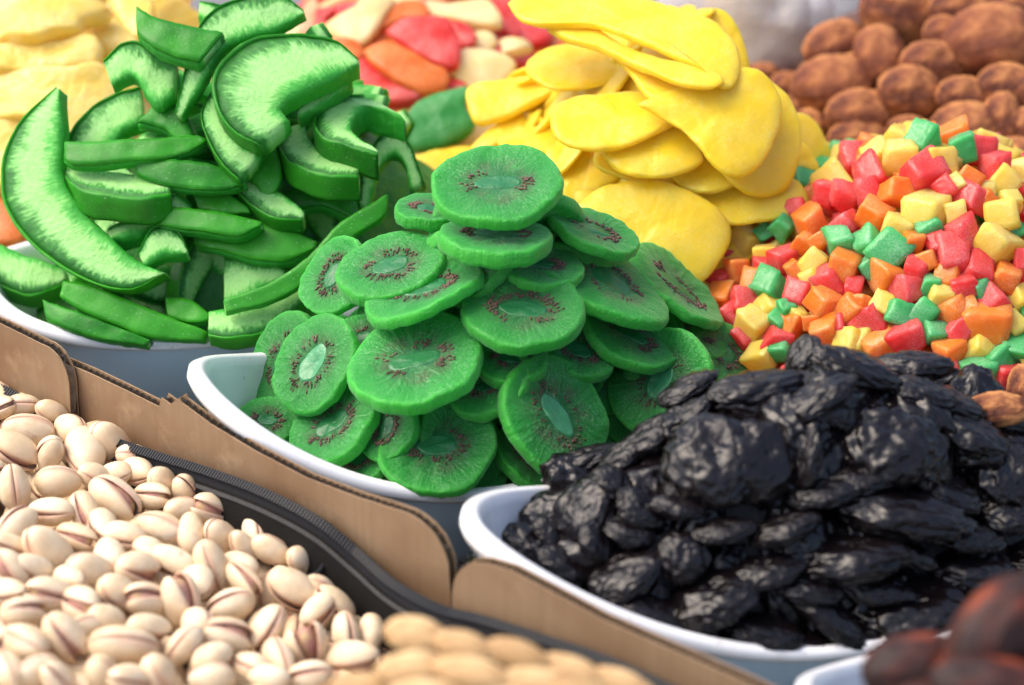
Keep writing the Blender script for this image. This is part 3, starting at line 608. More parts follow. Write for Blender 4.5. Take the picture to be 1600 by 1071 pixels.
def place_slab(name, pts, m, H, lift, label, cat, group, up=35, side=0, T=0.0045, bow=0.006, amp=1.0):
    p = np.array(pts, float); q = resample(np.vstack([p, p[:1]]), 61)[:-1]; cu, cv = q.mean(0)
    t = hit(cu, cv, H)-lift/1000; P0 = unp(cu, cv, t); ur, sr = math.radians(up), math.radians(side)
    n = camdir(math.sin(sr)*math.cos(ur), math.sin(ur), math.cos(ur)*math.cos(sr)); x, y, n = frame(n, RT+.001*UP)
    O = ccw(np.array([[(w_-P0) @ x, (w_-P0) @ y] for w_ in (on_plane(a[0], a[1], P0, n) for a in q)]))
    o = link(name, slab_mesh(name, O, T, bow, (cu*.13+cv*.07) % 50, m, amp)); o.matrix_world = mat4(P0, x, y, n)
    return tag(o, label, cat, group)
def sc(pts, s, ox, oy): return [(a*s+ox, b*s+oy) for a, b in pts]
YL = [
 ([(672, -10), (700, 40), (760, 65), (900, 70), (1000, 100), (1150, 160), (1250, 195), (1310, 232), (1345, 228), (1368, 185), (1355, 120), (1290, 60), (1220, 35), (1050, -15), (900, -40), (720, -40)], 44, 'topmost yellow mango slice, long and bent over the others', 45, 0, .006, .008),
 ([(790, 80), (880, 72), (960, 100), (1060, 150), (1200, 190), (1295, 212), (1315, 240), (1270, 256), (1180, 244), (1080, 204), (960, 150), (850, 115)], 36, 'yellow mango slice squeezed directly beneath the topmost one', 50, 0, .006, .004),
 ([(880, 90), (960, 135), (1100, 212), (1240, 255), (1285, 268), (1230, 282), (1140, 292), (1090, 282), (1030, 205), (950, 130)], 30, 'narrow folded mango slice edge under the topmost two', 40, 0, .006, .003),
 ([(725, 192), (740, 150), (830, 118), (960, 148), (1045, 222), (1000, 240), (900, 264), (800, 264), (738, 225)], 26, 'glossy mango slice tucked under the topmost slices by the cream papaya', 45, 0, .005, .005),
 ([(550, 305), (556, 265), (640, 240), (760, 222), (825, 244), (812, 272), (740, 312), (650, 352), (575, 364)], 20, 'mango slice touching the green papaya slice', 35, -10, .007, .006),
 ([(800, 335), (820, 300), (900, 275), (1050, 262), (1200, 288), (1240, 332), (1160, 372), (1040, 422), (920, 434), (840, 417), (805, 382)], 30, 'broad oval mango slice lying level at the heap middle', 40, 0, .006, .004),
 ([(1065, 295), (1150, 262), (1300, 228), (1380, 203), (1455, 240), (1492, 330), (1455, 450), (1400, 512), (1335, 527), (1280, 492), (1240, 440), (1195, 388), (1135, 345)], 36, 'large whitish-frosted mango slice drooping over the heap', 20, 10, .005, .008),
 ([(1300, 240), (1390, 205), (1480, 258), (1535, 345), (1547, 460), (1512, 552), (1420, 578), (1345, 545), (1300, 480), (1280, 350)], 26, 'large mango slice hanging behind the frosted drooping one', 18, 14, .005, .006),
 ([(950, 452), (1000, 430), (1130, 378), (1190, 372), (1240, 440), (1252, 482), (1200, 512), (1120, 529), (1030, 521), (980, 492)], 24, 'mango slice below the broad oval one, frosted in its centre', 28, 0, .005, .004),
 ([(790, 430), (900, 420), (985, 488), (1010, 532), (960, 565), (880, 605), (840, 660), (770, 560)], 8, 'mango slice right behind the crowning kiwi slice', 25, 0, .006, .004),
 ([(880, 605), (940, 555), (1040, 534), (1150, 545), (1250, 588), (1320, 640), (1342, 690), (1322, 750), (1262, 830), (1180, 860), (1060, 740), (960, 660)], 22, 'smooth big mango slice in front, between the kiwi and the cubes', 15, 5, .005, .006),
 ([(1140, 555), (1300, 545), (1500, 530), (1565, 568), (1562, 622), (1480, 648), (1340, 660), (1250, 600)], 14, 'mango slice spreading flat just above the candied cubes', 35, 5, .005, .004),
 ([(1160, 522), (1250, 470), (1330, 530), (1352, 548), (1280, 574), (1205, 560)], 16, 'small mango slice tip under the frosted drooping slice', 30, 0, .005, .002),
 ([(1500, 400), (1560, 425), (1592, 480), (1594, 535), (1540, 545), (1500, 520)], 10, 'mango slice edge at the heap side by the brown apricots', 15, 25, .005, .003),
 ([(560, 420), (620, 380), (740, 325), (840, 310), (810, 372), (700, 405), (580, 445)], 12, 'wrinkled mango slice behind the green papaya slice', 40, 0, .007, .004),
 ([(640, 405), (760, 370), (870, 400), (850, 440), (760, 460), (660, 440)], 10, 'mango slice end just above the crowning kiwi slice', 40, 0, .006, .004),
 ([(390, 465), (480, 440), (600, 425), (640, 470), (560, 520), (430, 540)], 2, 'dull yellow mango slice low between the peel arch and the crowning kiwi', 35, 0, .006, .003),
 ([(1320, 650), (1500, 640), (1600, 560), (1640, 600), (1560, 700), (1400, 760), (1320, 740)], 4, 'mango slice partly buried by the candied cubes', 30, 5, .006, .003),
 ([(1180, 830), (1300, 760), (1380, 690), (1420, 740), (1320, 850), (1250, 920)], 6, 'mango slice edge reaching down between the kiwi and the cubes', 20, 5, .006, .003),
 ([(840, 560), (960, 540), (1100, 600), (1200, 720), (1150, 830), (1000, 740), (880, 660)], 4, 'mango slice hidden under the smooth big front slice', 20, 0, .006, .003),
]
for (pts, lf, lab, up, side, T, bow) in YL:
    place_slab('mango_slice', sc(pts, .525, 440, 0), MAT['mango_yellow'], H_MANGO, lf, lab, 'mango slice', 'yellow candied mango slices', up, side, T*.6, bow*.7, 1.0)
ms = []
for k in range(3):
    r_ = random.Random(k); O = np.array([[(.048+.004*k)*math.cos(q)*(1+.08*math.sin(3*q+k)), .026*math.sin(q)*(1+.08*math.cos(2*q+k))] for q in np.linspace(0, 6.283, 49)[:-1]])
    ms.append(slab_mesh('mango_slice', O, .0036, .005, 3.*k, MAT['mango_yellow']))
for i, (P, n) in enumerate(scatter(H_MANGO, 60, 0.021, 25, 0.98, lambda P: not ((proj(P)[0] > 960 and proj(P)[1] < 160) or (proj(P)[0] > 1150 and proj(P)[1] < 330)))):
    an = rnd.uniform(0, 6.28); nn = n+np.array([rnd.gauss(0, .2), rnd.gauss(0, .2), 0]); x, y, nn = frame(nn, np.array([math.cos(an), math.sin(an), 0.1]))
    o = link('mango_slice', ms[i % 3]); o.matrix_world = mat4(P-n*0.008, x, y, nn)
    tag(o, 'yellow mango slice buried beneath the upper ones, edge only', 'mango slice', 'buried mango slices')
PP = [
 ([(750, 190), (850, 120), (1000, 102), (1110, 98), (1175, 130), (1232, 280), (1222, 420), (1150, 442), (1050, 402), (900, 312), (820, 250)], 'red', 22, 'rounded triangular bright red papaya slice atop the orange one', 25),
 ([(608, 300), (650, 258), (740, 243), (900, 320), (1050, 410), (1155, 450), (1142, 530), (1050, 592), (930, 572), (780, 502), (660, 402)], 'orange', 16, 'oval orange papaya slice under the bright red triangular one', 30),
 ([(425, 615), (500, 470), (600, 358), (700, 430), (850, 540), (1005, 602), (930, 655), (720, 656), (600, 592), (500, 605)], 'red', 8, 'deep red papaya slice lying just behind the peel crescents', 30),
 ([(850, 790), (930, 670), (1050, 600), (1180, 570), (1290, 556), (1268, 680), (1325, 800), (1150, 912), (950, 957), (870, 890)], 'green', 12, 'smooth plain green papaya slice between peel, kiwi and mango', 25),
 ([(356, 120), (440, 90), (560, 40), (640, -30), (810, -30), (742, 110), (692, 200), (600, 284), (480, 252), (400, 192)], 'cream', 14, 'large cream papaya slice at the far end by the peach one', 30),
 ([(1005, 75), (1100, 20), (1250, 0), (1410, 0), (1505, 132), (1430, 168), (1200, 132), (1080, 105)], 'cream', 12, 'cream papaya slice above the bright red one, far back', 35),
 ([(1155, 470), (1240, 308), (1350, 298), (1480, 330), (1590, 400), (1520, 500), (1380, 556), (1260, 554), (1200, 505)], 'cream', 12, 'pale cream papaya slice tucked beside the yellow mango heap', 30),
 ([(1310, 178), (1400, 178), (1470, 250), (1425, 315), (1300, 320), (1230, 298)], 'cream', 6, 'small cream papaya slice right of the bright red one', 30),
 ([(1475, 230), (1600, 248), (1700, 275), (1570, 340), (1485, 325)], 'cream', 9, 'cream papaya corner showing beside the topmost mango', 35),
 ([(1175, 130), (1292, 148), (1335, 240), (1315, 292), (1228, 295)], 'red', 9, 'small red papaya piece behind the bright triangular one', 30),
 ([(730, 130), (800, 0), (960, -20), (1035, 60), (1003, 112), (862, 112), (745, 180)], 'orange', 9, 'orange papaya slice far back between two cream ones', 35),
 ([(290, 20), (430, 65), (362, 112), (395, 200), (400, 250), (310, 235)], 'red', 6, 'red papaya piece between the peach and large cream slices', 30),
 ([(170, 230), (210, 60), (255, -15), (318, 15), (305, 240)], 'peach', 10, 'upright peach papaya slice beside the bending peel crescent', 25),
 ([(1370, -5), (1430, -15), (1610, 150), (1600, 235), (1520, 200), (1440, 180)], 'red', 7, 'long red papaya slice along the far side of its heap', 30),
 ([(1140, 570), (1165, 475), (1280, 560), (1120, 600)], 'red', 5, 'red papaya corner between orange, cream and green slices', 30),
 ([(340, 250), (480, 250), (600, 290), (620, 360), (520, 420), (420, 330)], 'orange', 3, 'orange papaya slice low behind the wide arching peel crescent', 30),
]
for (pts, cn, lf, lab, up) in PP:
    place_slab(cn+'_papaya_slice', sc(pts, .2428, 420, 0), MAT['papaya_'+cn], H_PAPAYA, lf, lab, 'papaya slice', 'mixed papaya slices', up, 0, .006, .005)
ps = [slab_mesh('papaya_slice', np.array([[.026*math.cos(q)*(1+.1*math.sin(2*q+k)), .017*math.sin(q)] for q in np.linspace(0, 6.283, 41)[:-1]]), .006, .004, 5.+k, MAT[mm]) for k, mm in enumerate(('papaya_red', 'papaya_orange', 'papaya_cream'))]
for i, (P, n) in enumerate(scatter(H_PAPAYA, 50, 0.025, 35, 0.9)):
    an = rnd.uniform(0, 6.28); nn = n+np.array([rnd.gauss(0, .3), rnd.gauss(0, .3), 0]); x, y, nn = frame(nn, np.array([math.cos(an), math.sin(an), 0.1]))
    o = link(('red', 'orange', 'cream')[i % 3]+'_papaya_slice', ps[i % 3]); o.matrix_world = mat4(P-n*0.006, x, y, nn)
    tag(o, ('red', 'orange', 'cream')[i % 3]+' papaya slice half covered by the large ones on the far heap', 'papaya slice', 'half covered papaya slices')
AP = [
 ([(430, -140), (620, -160), (760, -60), (700, 60), (560, 90), (470, 20)], 10, 'pale pineapple piece at the far end behind the top peel pieces', 30),
 ([(-60, -20), (200, -40), (430, -20), (330, 70), (310, 115), (220, 135), (130, 165), (20, 150), (-60, 140)], 24, 'lumpy pale pineapple ring piece at the far corner of the heap', 30),
 ([(-60, 185), (100, 170), (250, 165), (385, 150), (402, 232), (290, 272), (150, 285), (-60, 275)], 18, 'pale pineapple slab second down in the pale heap', 30),
 ([(-60, 285), (150, 270), (290, 280), (410, 258), (560, 330), (500, 400), (300, 545), (240, 560), (150, 470), (-60, 440)], 22, 'wide pale pineapple slab behind the big standing peel crescent', 22),
 ([(325, 70), (430, 45), (560, 175), (520, 240), (440, 215), (395, 190)], 20, 'narrow pale pineapple wedge beside the twisted peel piece', 30),
 ([(425, -20), (600, -20), (600, 120), (550, 170), (480, 90)], 14, 'pale pineapple piece behind the elbow-shaped peel', 30),
 ([(-60, 430), (60, 440), (200, 480), (240, 600), (100, 720), (-60, 720)], 8, 'pale pineapple piece low beside the big peel crescent, nearly covered', 20),
]
for (pts, lf, lab, up) in AP:
    place_slab('pineapple_piece', sc(pts, .392, 0, 0), MAT['pineapple_pale'], H_PINE, lf, lab, 'pineapple piece', 'pale candied pineapple', up, 0, .012, .008, 1.6)
o = place_slab('mango_slice', sc([(-60, 760), (10, 790), (60, 870), (95, 950), (20, 970), (-60, 960)], .392, 0, 0), MAT['papaya_orange'], H_PINE, 10, 'orange candied slice glimpsed between the big peel crescent and the picture edge', 'fruit slice', None, 25, 0, .008, .003)
o.name = 'orange_fruit_slice'
pp = [slab_mesh('pineapple_piece', np.array([[.03*math.cos(q)*(1+.15*math.sin(2*q+k)), .022*math.sin(q)] for q in np.linspace(0, 6.283, 41)[:-1]]), .011, .005, 8.+k, MAT['pineapple_pale'], 1.6) for k in range(2)]
for i, (P, n) in enumerate(scatter(H_PINE, 26, 0.03, 45, 0.95)):
    an = rnd.uniform(0, 6.28); nn = n+np.array([rnd.gauss(0, .3), rnd.gauss(0, .3), 0]); x, y, nn = frame(nn, np.array([math.cos(an), math.sin(an), 0.1]))
    o = link('pineapple_piece', pp[i % 2]); o.matrix_world = mat4(P-n*0.006, x, y, nn)
    tag(o, 'pale pineapple piece half covered by the larger slabs', 'pineapple piece', 'half covered pineapple')

# ------------------------------------------------------------------ candied cubes
def cube_mesh(seed, m):
    r = random.Random(seed); ox = r.uniform(0, 90); n = 5; V = []; idx = {}; F = []
    sh = [r.uniform(-.16, .16) for _ in range(9)]; dims = (r.uniform(.85, 1.15), r.uniform(.8, 1.1), r.uniform(.7, 1.0))
    def pt(i, j, k):
        key = (i, j, k)
        if key in idx: return idx[key]
        p = Vector((2*i/(n-1)-1, 2*j/(n-1)-1, 2*k/(n-1)-1))
        p = Vector([math.copysign(abs(c)**.62, c) if abs(c) < 1 else c for c in p])
        q = p.copy(); rad = .20
        inn = Vector([max(-1+rad, min(1-rad, c)) for c in p]); d = p-inn
        if d.length > 1e-6: p = inn+d.normalized()*rad
        p = Vector((p.x*dims[0]*(1+sh[0]*p.z+sh[1]*p.y), p.y*dims[1]*(1+sh[2]*p.z+sh[3]*p.x), p.z*dims[2]*(1+sh[4]*p.x+sh[5]*p.y)))
        p += Vector((sh[6]*p.y, sh[7]*p.z, sh[8]*p.x))
        e = N3(q*0.9+Vector((ox, 0, 0)))*.15+N3(q*2.2+Vector((0, ox, 0)))*.08
        p *= 1+e
        idx[key] = len(V); V.append(p*0.5); return idx[key]
    for a in range(3):
        for sgn in (0, n-1):
            for i in range(n-1):
                for j in range(n-1):
                    def mk(u, v_):
                        c = [0, 0, 0]; c[a] = sgn; c[(a+1) % 3] = u; c[(a+2) % 3] = v_; return pt(*c)
                    f = (mk(i, j), mk(i+1, j), mk(i+1, j+1), mk(i, j+1)); F.append(f if sgn else f[::-1])
    return mesh('candied_cube', V, F, m)
CN = {'R': 'red', 'O': 'orange', 'Y': 'yellow', 'G': 'green'}
CM = {k: [cube_mesh(100*i+q, MAT['cube_'+c]) for q in range(6)] for i, (k, c) in enumerate(CN.items())}
CL = [(*p, .3736, 1080, 180) for p in [(380,470,100,'G'),(305,490,80,'G'),(500,450,120,'O'),(440,390,90,'R'),(560,330,110,'R'),(625,330,110,'R'),(640,460,110,'R'),(620,525,130,'G'),(380,600,110,'R'),(310,580,90,'Y'),(470,540,90,'O'),(535,530,80,'O'),(640,640,130,'O'),(510,610,100,'Y'),(505,685,100,'Y'),(435,650,80,'O'),(195,650,110,'O'),(160,590,80,'R'),(142,608,60,'G'),(110,690,110,'R'),(125,760,105,'O'),(250,690,100,'O'),(330,715,130,'G'),(440,750,110,'R'),(220,785,110,'R'),(570,690,120,'R'),(680,720,90,'R'),(565,780,150,'O'),(665,820,130,'O'),(260,880,135,'Y'),(320,808,105,'Y'),(370,860,90,'G'),(400,815,90,'G'),(415,890,100,'O'),(515,870,90,'O'),(360,935,120,'R'),(220,930,90,'R'),(170,840,100,'R'),(560,910,120,'O'),(295,1005,120,'Y'),(375,980,100,'G'),(670,950,110,'Y'),(600,880,90,'R'),(450,840,70,'Y'),(300,625,80,'R'),(225,530,120,'Y'),(30,690,70,'Y')]]
CL += [(*p, .4668, 1340, 180) for p in [(215,90,100,'G'),(140,140,115,'Y'),(60,130,85,'Y'),(275,160,105,'Y'),(215,205,130,'R'),(290,250,90,'R'),(45,200,105,'R'),(30,255,90,'R'),(135,260,110,'O'),(55,335,100,'O'),(235,320,130,'Y'),(330,330,80,'Y'),(330,232,70,'Y'),(375,215,80,'O'),(380,275,100,'R'),(430,250,65,'Y'),(440,300,75,'O'),(510,290,80,'Y'),(490,345,110,'Y'),(535,385,70,'G'),(465,435,130,'Y'),(350,400,120,'R'),(320,470,120,'R'),(260,440,90,'R'),(400,510,100,'R'),(350,570,100,'R'),(180,430,100,'O'),(125,380,100,'Y'),(240,385,90,'G'),(35,430,90,'G'),(110,455,120,'G'),(40,510,80,'G'),(90,535,110,'O'),(195,525,100,'R'),(160,585,105,'R'),(245,570,80,'G'),(275,612,90,'Y'),(225,490,80,'O'),(500,540,105,'O'),(415,590,80,'G'),(450,622,100,'R'),(550,490,80,'R'),(548,610,80,'Y'),(140,665,115,'G'),(225,665,100,'G'),(260,730,80,'G'),(170,740,110,'R'),(80,770,120,'O'),(10,760,70,'Y'),(40,695,100,'R'),(15,640,75,'O'),(80,640,80,'Y'),(340,725,90,'R'),(315,655,105,'O'),(435,700,145,'O'),(530,700,95,'Y'),(540,785,110,'G'),(310,800,100,'O'),(405,790,90,'Y'),(460,830,100,'G'),(395,872,110,'G'),(500,880,100,'R'),(290,862,90,'R'),(330,915,90,'Y'),(400,930,90,'R'),(350,970,70,'O'),(370,650,80,'O'),(300,540,80,'O'),(590,540,100,'R'),(600,420,100,'O'),(600,660,110,'G'),(600,820,110,'Y'),(600,330,90,'R'),(560,930,80,'O')]]
special = {(215, 90): 'green candied cube perched at the very top of the cube heap', (140, 140): 'pale yellow cube just below the topmost green cube', (215, 205): 'large red cube below the yellow pair near the heap top',
           (235, 320): 'jagged yellow cube centred among red and orange ones', (330, 715): 'dark green cube alone among orange and red near the mango', (620, 525): 'green cube with a white glint beside a paler green pair', (435, 700): 'big glowing orange cube low on the cube heap',
           (465, 435): 'square yellow cube beside the cluster of stuck red cubes', (260, 880): 'yellow cube lying above the prunes by the kiwi edge', (195, 650): 'squared orange cube nearest the big front mango slice', (140, 665): 'bright glossy green cube low in the middle of the cube heap',
           (500, 450): 'peach-orange cube beside the green one under the mango heap', (565, 780): 'double orange lump low on the side facing the prunes'}
placed = []
for q, (cx, cy, s, k, scl, ox, oy) in enumerate(CL):
    u, v_ = cx*scl+ox, cy*scl+oy; t = hit(u, v_, H_CUBE)-0.004; P = unp(u, v_, t); size = s*scl*t/FPX*0.99
    o = link(CN[k]+'_candied_cube', CM[k][q % 6]); r_ = random.Random(q*3+1)
    R_ = rot_rand(r_); o.matrix_world = Matrix.Translation(P.tolist()) @ R_ @ Matrix.Scale(size, 4)
    placed.append((P, size))
    tag(o, special.get((cx, cy), CN[k]+' sugared fruit cube on the face of the mixed heap'), 'candied fruit', CN[k]+' candied cubes')
r_ = random.Random(77); cnt = 0
for P, n in scatter(H_CUBE, 330, 0.0104, 55, 1.04):
    k = r_.choice('RRROOOYYYGG'); size = r_.uniform(.0125, .017)
    near = min(np.linalg.norm(P-p[0])/(p[1]) for p in placed)
    dp = 0.010 if near < 1.0 else 0.003
    o = link(CN[k]+'_candied_cube', CM[k][r_.randrange(6)]); o.matrix_world = Matrix.Translation((P-n*dp).tolist()) @ rot_rand(r_) @ Matrix.Scale(size, 4)
    tag(o, CN[k]+' sugared fruit cube half hidden among its neighbours in the mixed heap', 'candied fruit', 'half hidden '+CN[k]+' cubes'); cnt += 1
    if cnt > 250: break

# ------------------------------------------------------------------ wrinkled fruits: prunes, apricots, dates
def ico(sub):
    import bmesh
    bm = bmesh.new(); bmesh.ops.create_icosphere(bm, subdivisions=sub, radius=1.0)
    V = [v_.co.copy() for v_ in bm.verts]; F = [tuple(x.index for x in f.verts) for f in bm.faces]; bm.free(); return V, F
IV, IF = ico(5); IV4, IF4 = ico(4)
def fruit_mesh(name, seed, m, amp, freq, flat=1.0, point=0.0, dent=0.0, V0=IV, F0=IF):
    V = []
    o = Vector((seed*3.1, seed*1.7, 0))
    for p in V0:
        a = 1-abs(N3(p*freq+o))*2.0; b = 1-abs(N3(p*freq*2.3-o))*2.0
        big = N3(p*1.1+o*2)
        c3 = 1-abs(N3(p*freq*4.6+o*1.3))*2.0
        d = 1+amp*(a*.55+b*.38+c3*.04*(V0 is IV)-.5)+.12*big*amp*4
        if dent: d -= dent*max(0, 1-(p-Vector((0.1, .1, 1))).length/.9)**2
        q = p*d; q.z *= flat
        if point: 
            k = max(0, p.x)**4*point; q.x += k*.35; q.y *= 1-k*.45; q.z *= 1-k*.3
        V.append(q)
    return mesh(name, V, F0, m)
PM = [fruit_mesh('prune', k, MAT['prune'], .22, 1.6+.3*(k % 3), .66+.08*(k % 3), .35 if k % 2 else .1, .3) for k in range(8)]
PRL = [(980,60,62,40,-60,''),(1130,85,115,52,20,''),(1290,85,102,44,-2,'pointed glossy prune at the crest against the candied cubes'),(850,140,122,48,-8,''),(660,150,85,34,-30,''),(1010,185,112,42,-30,''),(1320,155,92,48,15,''),(735,345,130,112,-20,'very large flat wrinkled prune facing front at mid-heap'),(870,350,108,100,30,'big crumpled prune pressed against the very large flat one'),(660,230,75,36,-40,''),(560,280,92,48,-35,''),(385,340,82,40,-15,'pointed prune jutting out over the upright kiwi slice'),(370,500,105,78,-62,'upright oval prune standing near the tray corner'),(215,490,88,46,8,'prune nearest the tray corner, lying level'),(235,575,82,55,20,''),(540,480,68,52,30,''),(510,545,70,42,10,''),(760,545,80,40,-10,''),(930,540,95,42,-20,''),(330,635,76,46,30,''),(490,670,105,66,-30,'domed prune above the front rim, next to the deep gap'),(650,620,66,62,0,''),(730,730,125,78,-20,''),(560,765,95,48,20,''),(880,820,112,52,10,'prune with a round hollow resting just above the front rim'),(1060,775,115,42,40,'narrow prune slanting down beside the hollow one'),(1110,620,155,72,-8,''),(1265,590,95,42,30,''),(1260,480,185,66,10,'long prune with a white glint lying across the heap'),(1220,300,135,108,0,'broad lumpy prune with clustered glints, upper half of heap'),(1330,320,112,84,60,''),(1290,760,175,105,0,'broad prune low by the dates with bubble-like glints'),(1460,650,115,66,0,''),(1545,385,92,82,0,'prune with a small rust-brown spot at the far side'),(1450,275,105,62,20,''),(1580,290,76,44,20,''),(1560,490,90,62,0,''),(1440,560,82,46,10,''),(1500,780,110,80,20,''),(1080,200,70,50,50,''),(980,350,50,90,10,''),(1040,440,90,45,-10,''),(640,480,70,36,10,''),(480,420,70,46,40,''),(420,580,60,46,60,''),(880,660,90,50,-10,''),(1000,700,90,50,10,''),(1180,700,100,50,10,''),(1400,440,90,50,20,''),(1130,400,90,50,-10,''),(480,340,70,40,-40,''),(440,240,0,0,0,''),(1400,180,90,45,25,''),(1540,230,80,40,15,''),(1640,420,90,60,0,''),(1640,620,100,60,0,''),(1200,850,110,40,5,''),(1010,860,80,34,10,''),(720,830,0,0,0,''),(300,560,60,40,40,'')]
pcount = 0
for (cx, cy, a, b, th, lab) in PRL:
    if a == 0: continue
    u, v_ = cx*.5625+700, cy*.5625+520; t = hit(u, v_, H_PRUNE)-0.004; P = unp(u, v_, t)
    A, B = a*.5625*t/FPX, b*.5625*t/FPX
    x, y, n = disc_frame(u, v_, max(a, b), max(min(a, b), .45*max(a, b)), th if a >= b else th+90)
    A, B = max(A, B), min(A, B)
    o = link('prune', PM[pcount % 8]); wd = max(B*1.2, A*.58)
    S = Matrix.Diagonal((A*1.06, wd, max(B*1.0, A*.50), 1)); o.matrix_world = mat4(P-n*wd*.2, x, y, n) @ S
    tag(o, lab or 'shiny wrinkled black prune lodged between its neighbours on the heap face', 'prune', 'black prunes'); pcount += 1
for i, (P, n) in enumerate(scatter(H_PRUNE, 60, 0.021, 65, 0.97)):
    an = rnd.uniform(0, 6.28); nn = n+np.array([rnd.gauss(0, .5), rnd.gauss(0, .5), 0]); x, y, nn = frame(nn, np.array([math.cos(an), math.sin(an), 0.1]))
    o = link('prune', PM[(i*3) % 8]); s = rnd.uniform(.85, 1.2)
    o.matrix_world = mat4(P-n*0.013, x, y, nn) @ Matrix.Diagonal((.022*s, .015*s, .017*s, 1))
    tag(o, 'black prune buried in the gaps under the upper prunes', 'prune', 'buried prunes')
AM = [fruit_mesh('dried_apricot', 20+k, MAT['apricot'], .11, 1.9, .92, 0, .12, IV4, IF4) for k in range(6)]
APL = [(545,40,100,75,20,''),(710,30,82,56,0,''),(785,110,112,86,0,'largest brown dried apricot, far back at the picture edge'),(380,120,82,58,-20,''),(490,150,62,76,0,''),(370,230,96,76,0,'broad apricot with a dark blotch beside the yellow mango heap'),(575,245,80,66,0,'round light brown apricot in the middle of its heap'),(630,170,76,56,0,''),(825,225,72,52,0,''),(445,305,86,62,0,''),(710,255,66,48,0,''),(715,340,82,66,0,'plump apricot above the topmost green cube, to its far side'),(815,310,46,66,0,'dark narrow upright apricot squeezed between lighter ones'),(845,430,66,66,0,'creased apricot just behind the candied cubes at the edge'),(310,335,42,46,0,''),(440,370,76,52,0,''),(565,345,52,38,0,''),(360,430,62,52,0,''),(735,430,52,46,0,''),(250,230,42,38,0,''),(850,20,62,36,0,''),(185,195,46,26,0,''),(880,330,40,46,0,''),(290,280,46,36,0,''),(610,400,60,40,0,''),(500,420,60,44,0,''),(660,90,50,44,0,''),(420,190,44,44,0,''),(920,110,80,60,0,''),(930,240,80,60,0,''),(930,420,60,60,0,'')]
for q, (cx, cy, a, b, th, lab) in enumerate(APL):
    u, v_ = cx*.5977+1080, cy*.5977; t = hit(u, v_, H_APRI)-.004; P = unp(u, v_, t); A, B = a*.5977*t/FPX, b*.5977*t/FPX
    x, y, n = frame(camdir(rnd.gauss(0, .15), .3, 1), camdir(math.cos(math.radians(th)), -math.sin(math.radians(th)), 0))
    o = link('dried_apricot', AM[q % 6]); o.matrix_world = mat4(P, x, y, n) @ Matrix.Diagonal((A*1.16, B*1.16, (A+B)*.55, 1))
    tag(o, lab or 'whole brown sun-dried apricot in the heap behind the candied cubes', 'apricot', 'whole dried apricots')
for q, (u, v_, A, B, th, lab) in enumerate([(1560, 640, 52, 26, 0, 'brown dried apricot resting between the candied cubes and the prunes'), (1600, 610, 26, 40, 0, 'dark brown apricot at the picture edge above the prunes'), (1620, 660, 50, 30, 0, 'brown apricot half out of the picture over the prunes')]):
    t = hit(u, v_, H_PRUNE)-.008; P = unp(u, v_, t); x, y, n = frame(camdir(0, .4, 1), RT)
    o = link('dried_apricot', AM[q]); o.matrix_world = mat4(P, x, y, n) @ Matrix.Diagonal((A*t/FPX, B*1.1*t/FPX, B*t/FPX, 1)); tag(o, lab, 'apricot', 'stray apricots')
for i, (P, n) in enumerate(scatter(H_APRI, 80, 0.027, 75, 0.95, lambda P: not (proj(P)[0] < 1420 and proj(P)[1] < 70))):
    o = link('dried_apricot', AM[i % 6]); s = rnd.uniform(.8, 1.1); o.matrix_world = Matrix.Translation((P-n*0.022).tolist()) @ rot_rand(rnd) @ Matrix.Diagonal((.0165*s, .015*s, .0145*s, 1))
    tag(o, 'brown dried apricot in shadow below the upper ones', 'apricot', 'buried apricots')
DM = [fruit_mesh('date', 40+k, MAT['date'], .10, 1.5, .9, .25, 0, IV4, IF4) for k in range(3)]
for q, (u, v_, A, B, th, t, lab) in enumerate([(1432, 1042, 88, 54, -8, .640, 'dark red date with orange patches over the tray corner'), (1560, 985, 105, 66, -48, .630, 'large dark date leaning upward at the picture corner'), (1560, 1080, 110, 55, 10, .620, 'date at the bottom corner of the picture, nearly cut off'), (1640, 1010, 90, 60, 60, .635, 'date just beyond the picture edge'), (1470, 1110, 90, 50, 0, .63, 'date under the orange-patched one')]):
    P = unp(u, v_, t); x, y, n = frame(camdir(0, .3, 1), camdir(math.cos(math.radians(th)), -math.sin(math.radians(th)), 0))
    o = link('date', DM[q % 3]); o.matrix_world = mat4(P, x, y, n) @ Matrix.Diagonal((A*t/FPX, B*t/FPX, B*t/FPX, 1)); tag(o, lab, 'date', 'dark red dates')

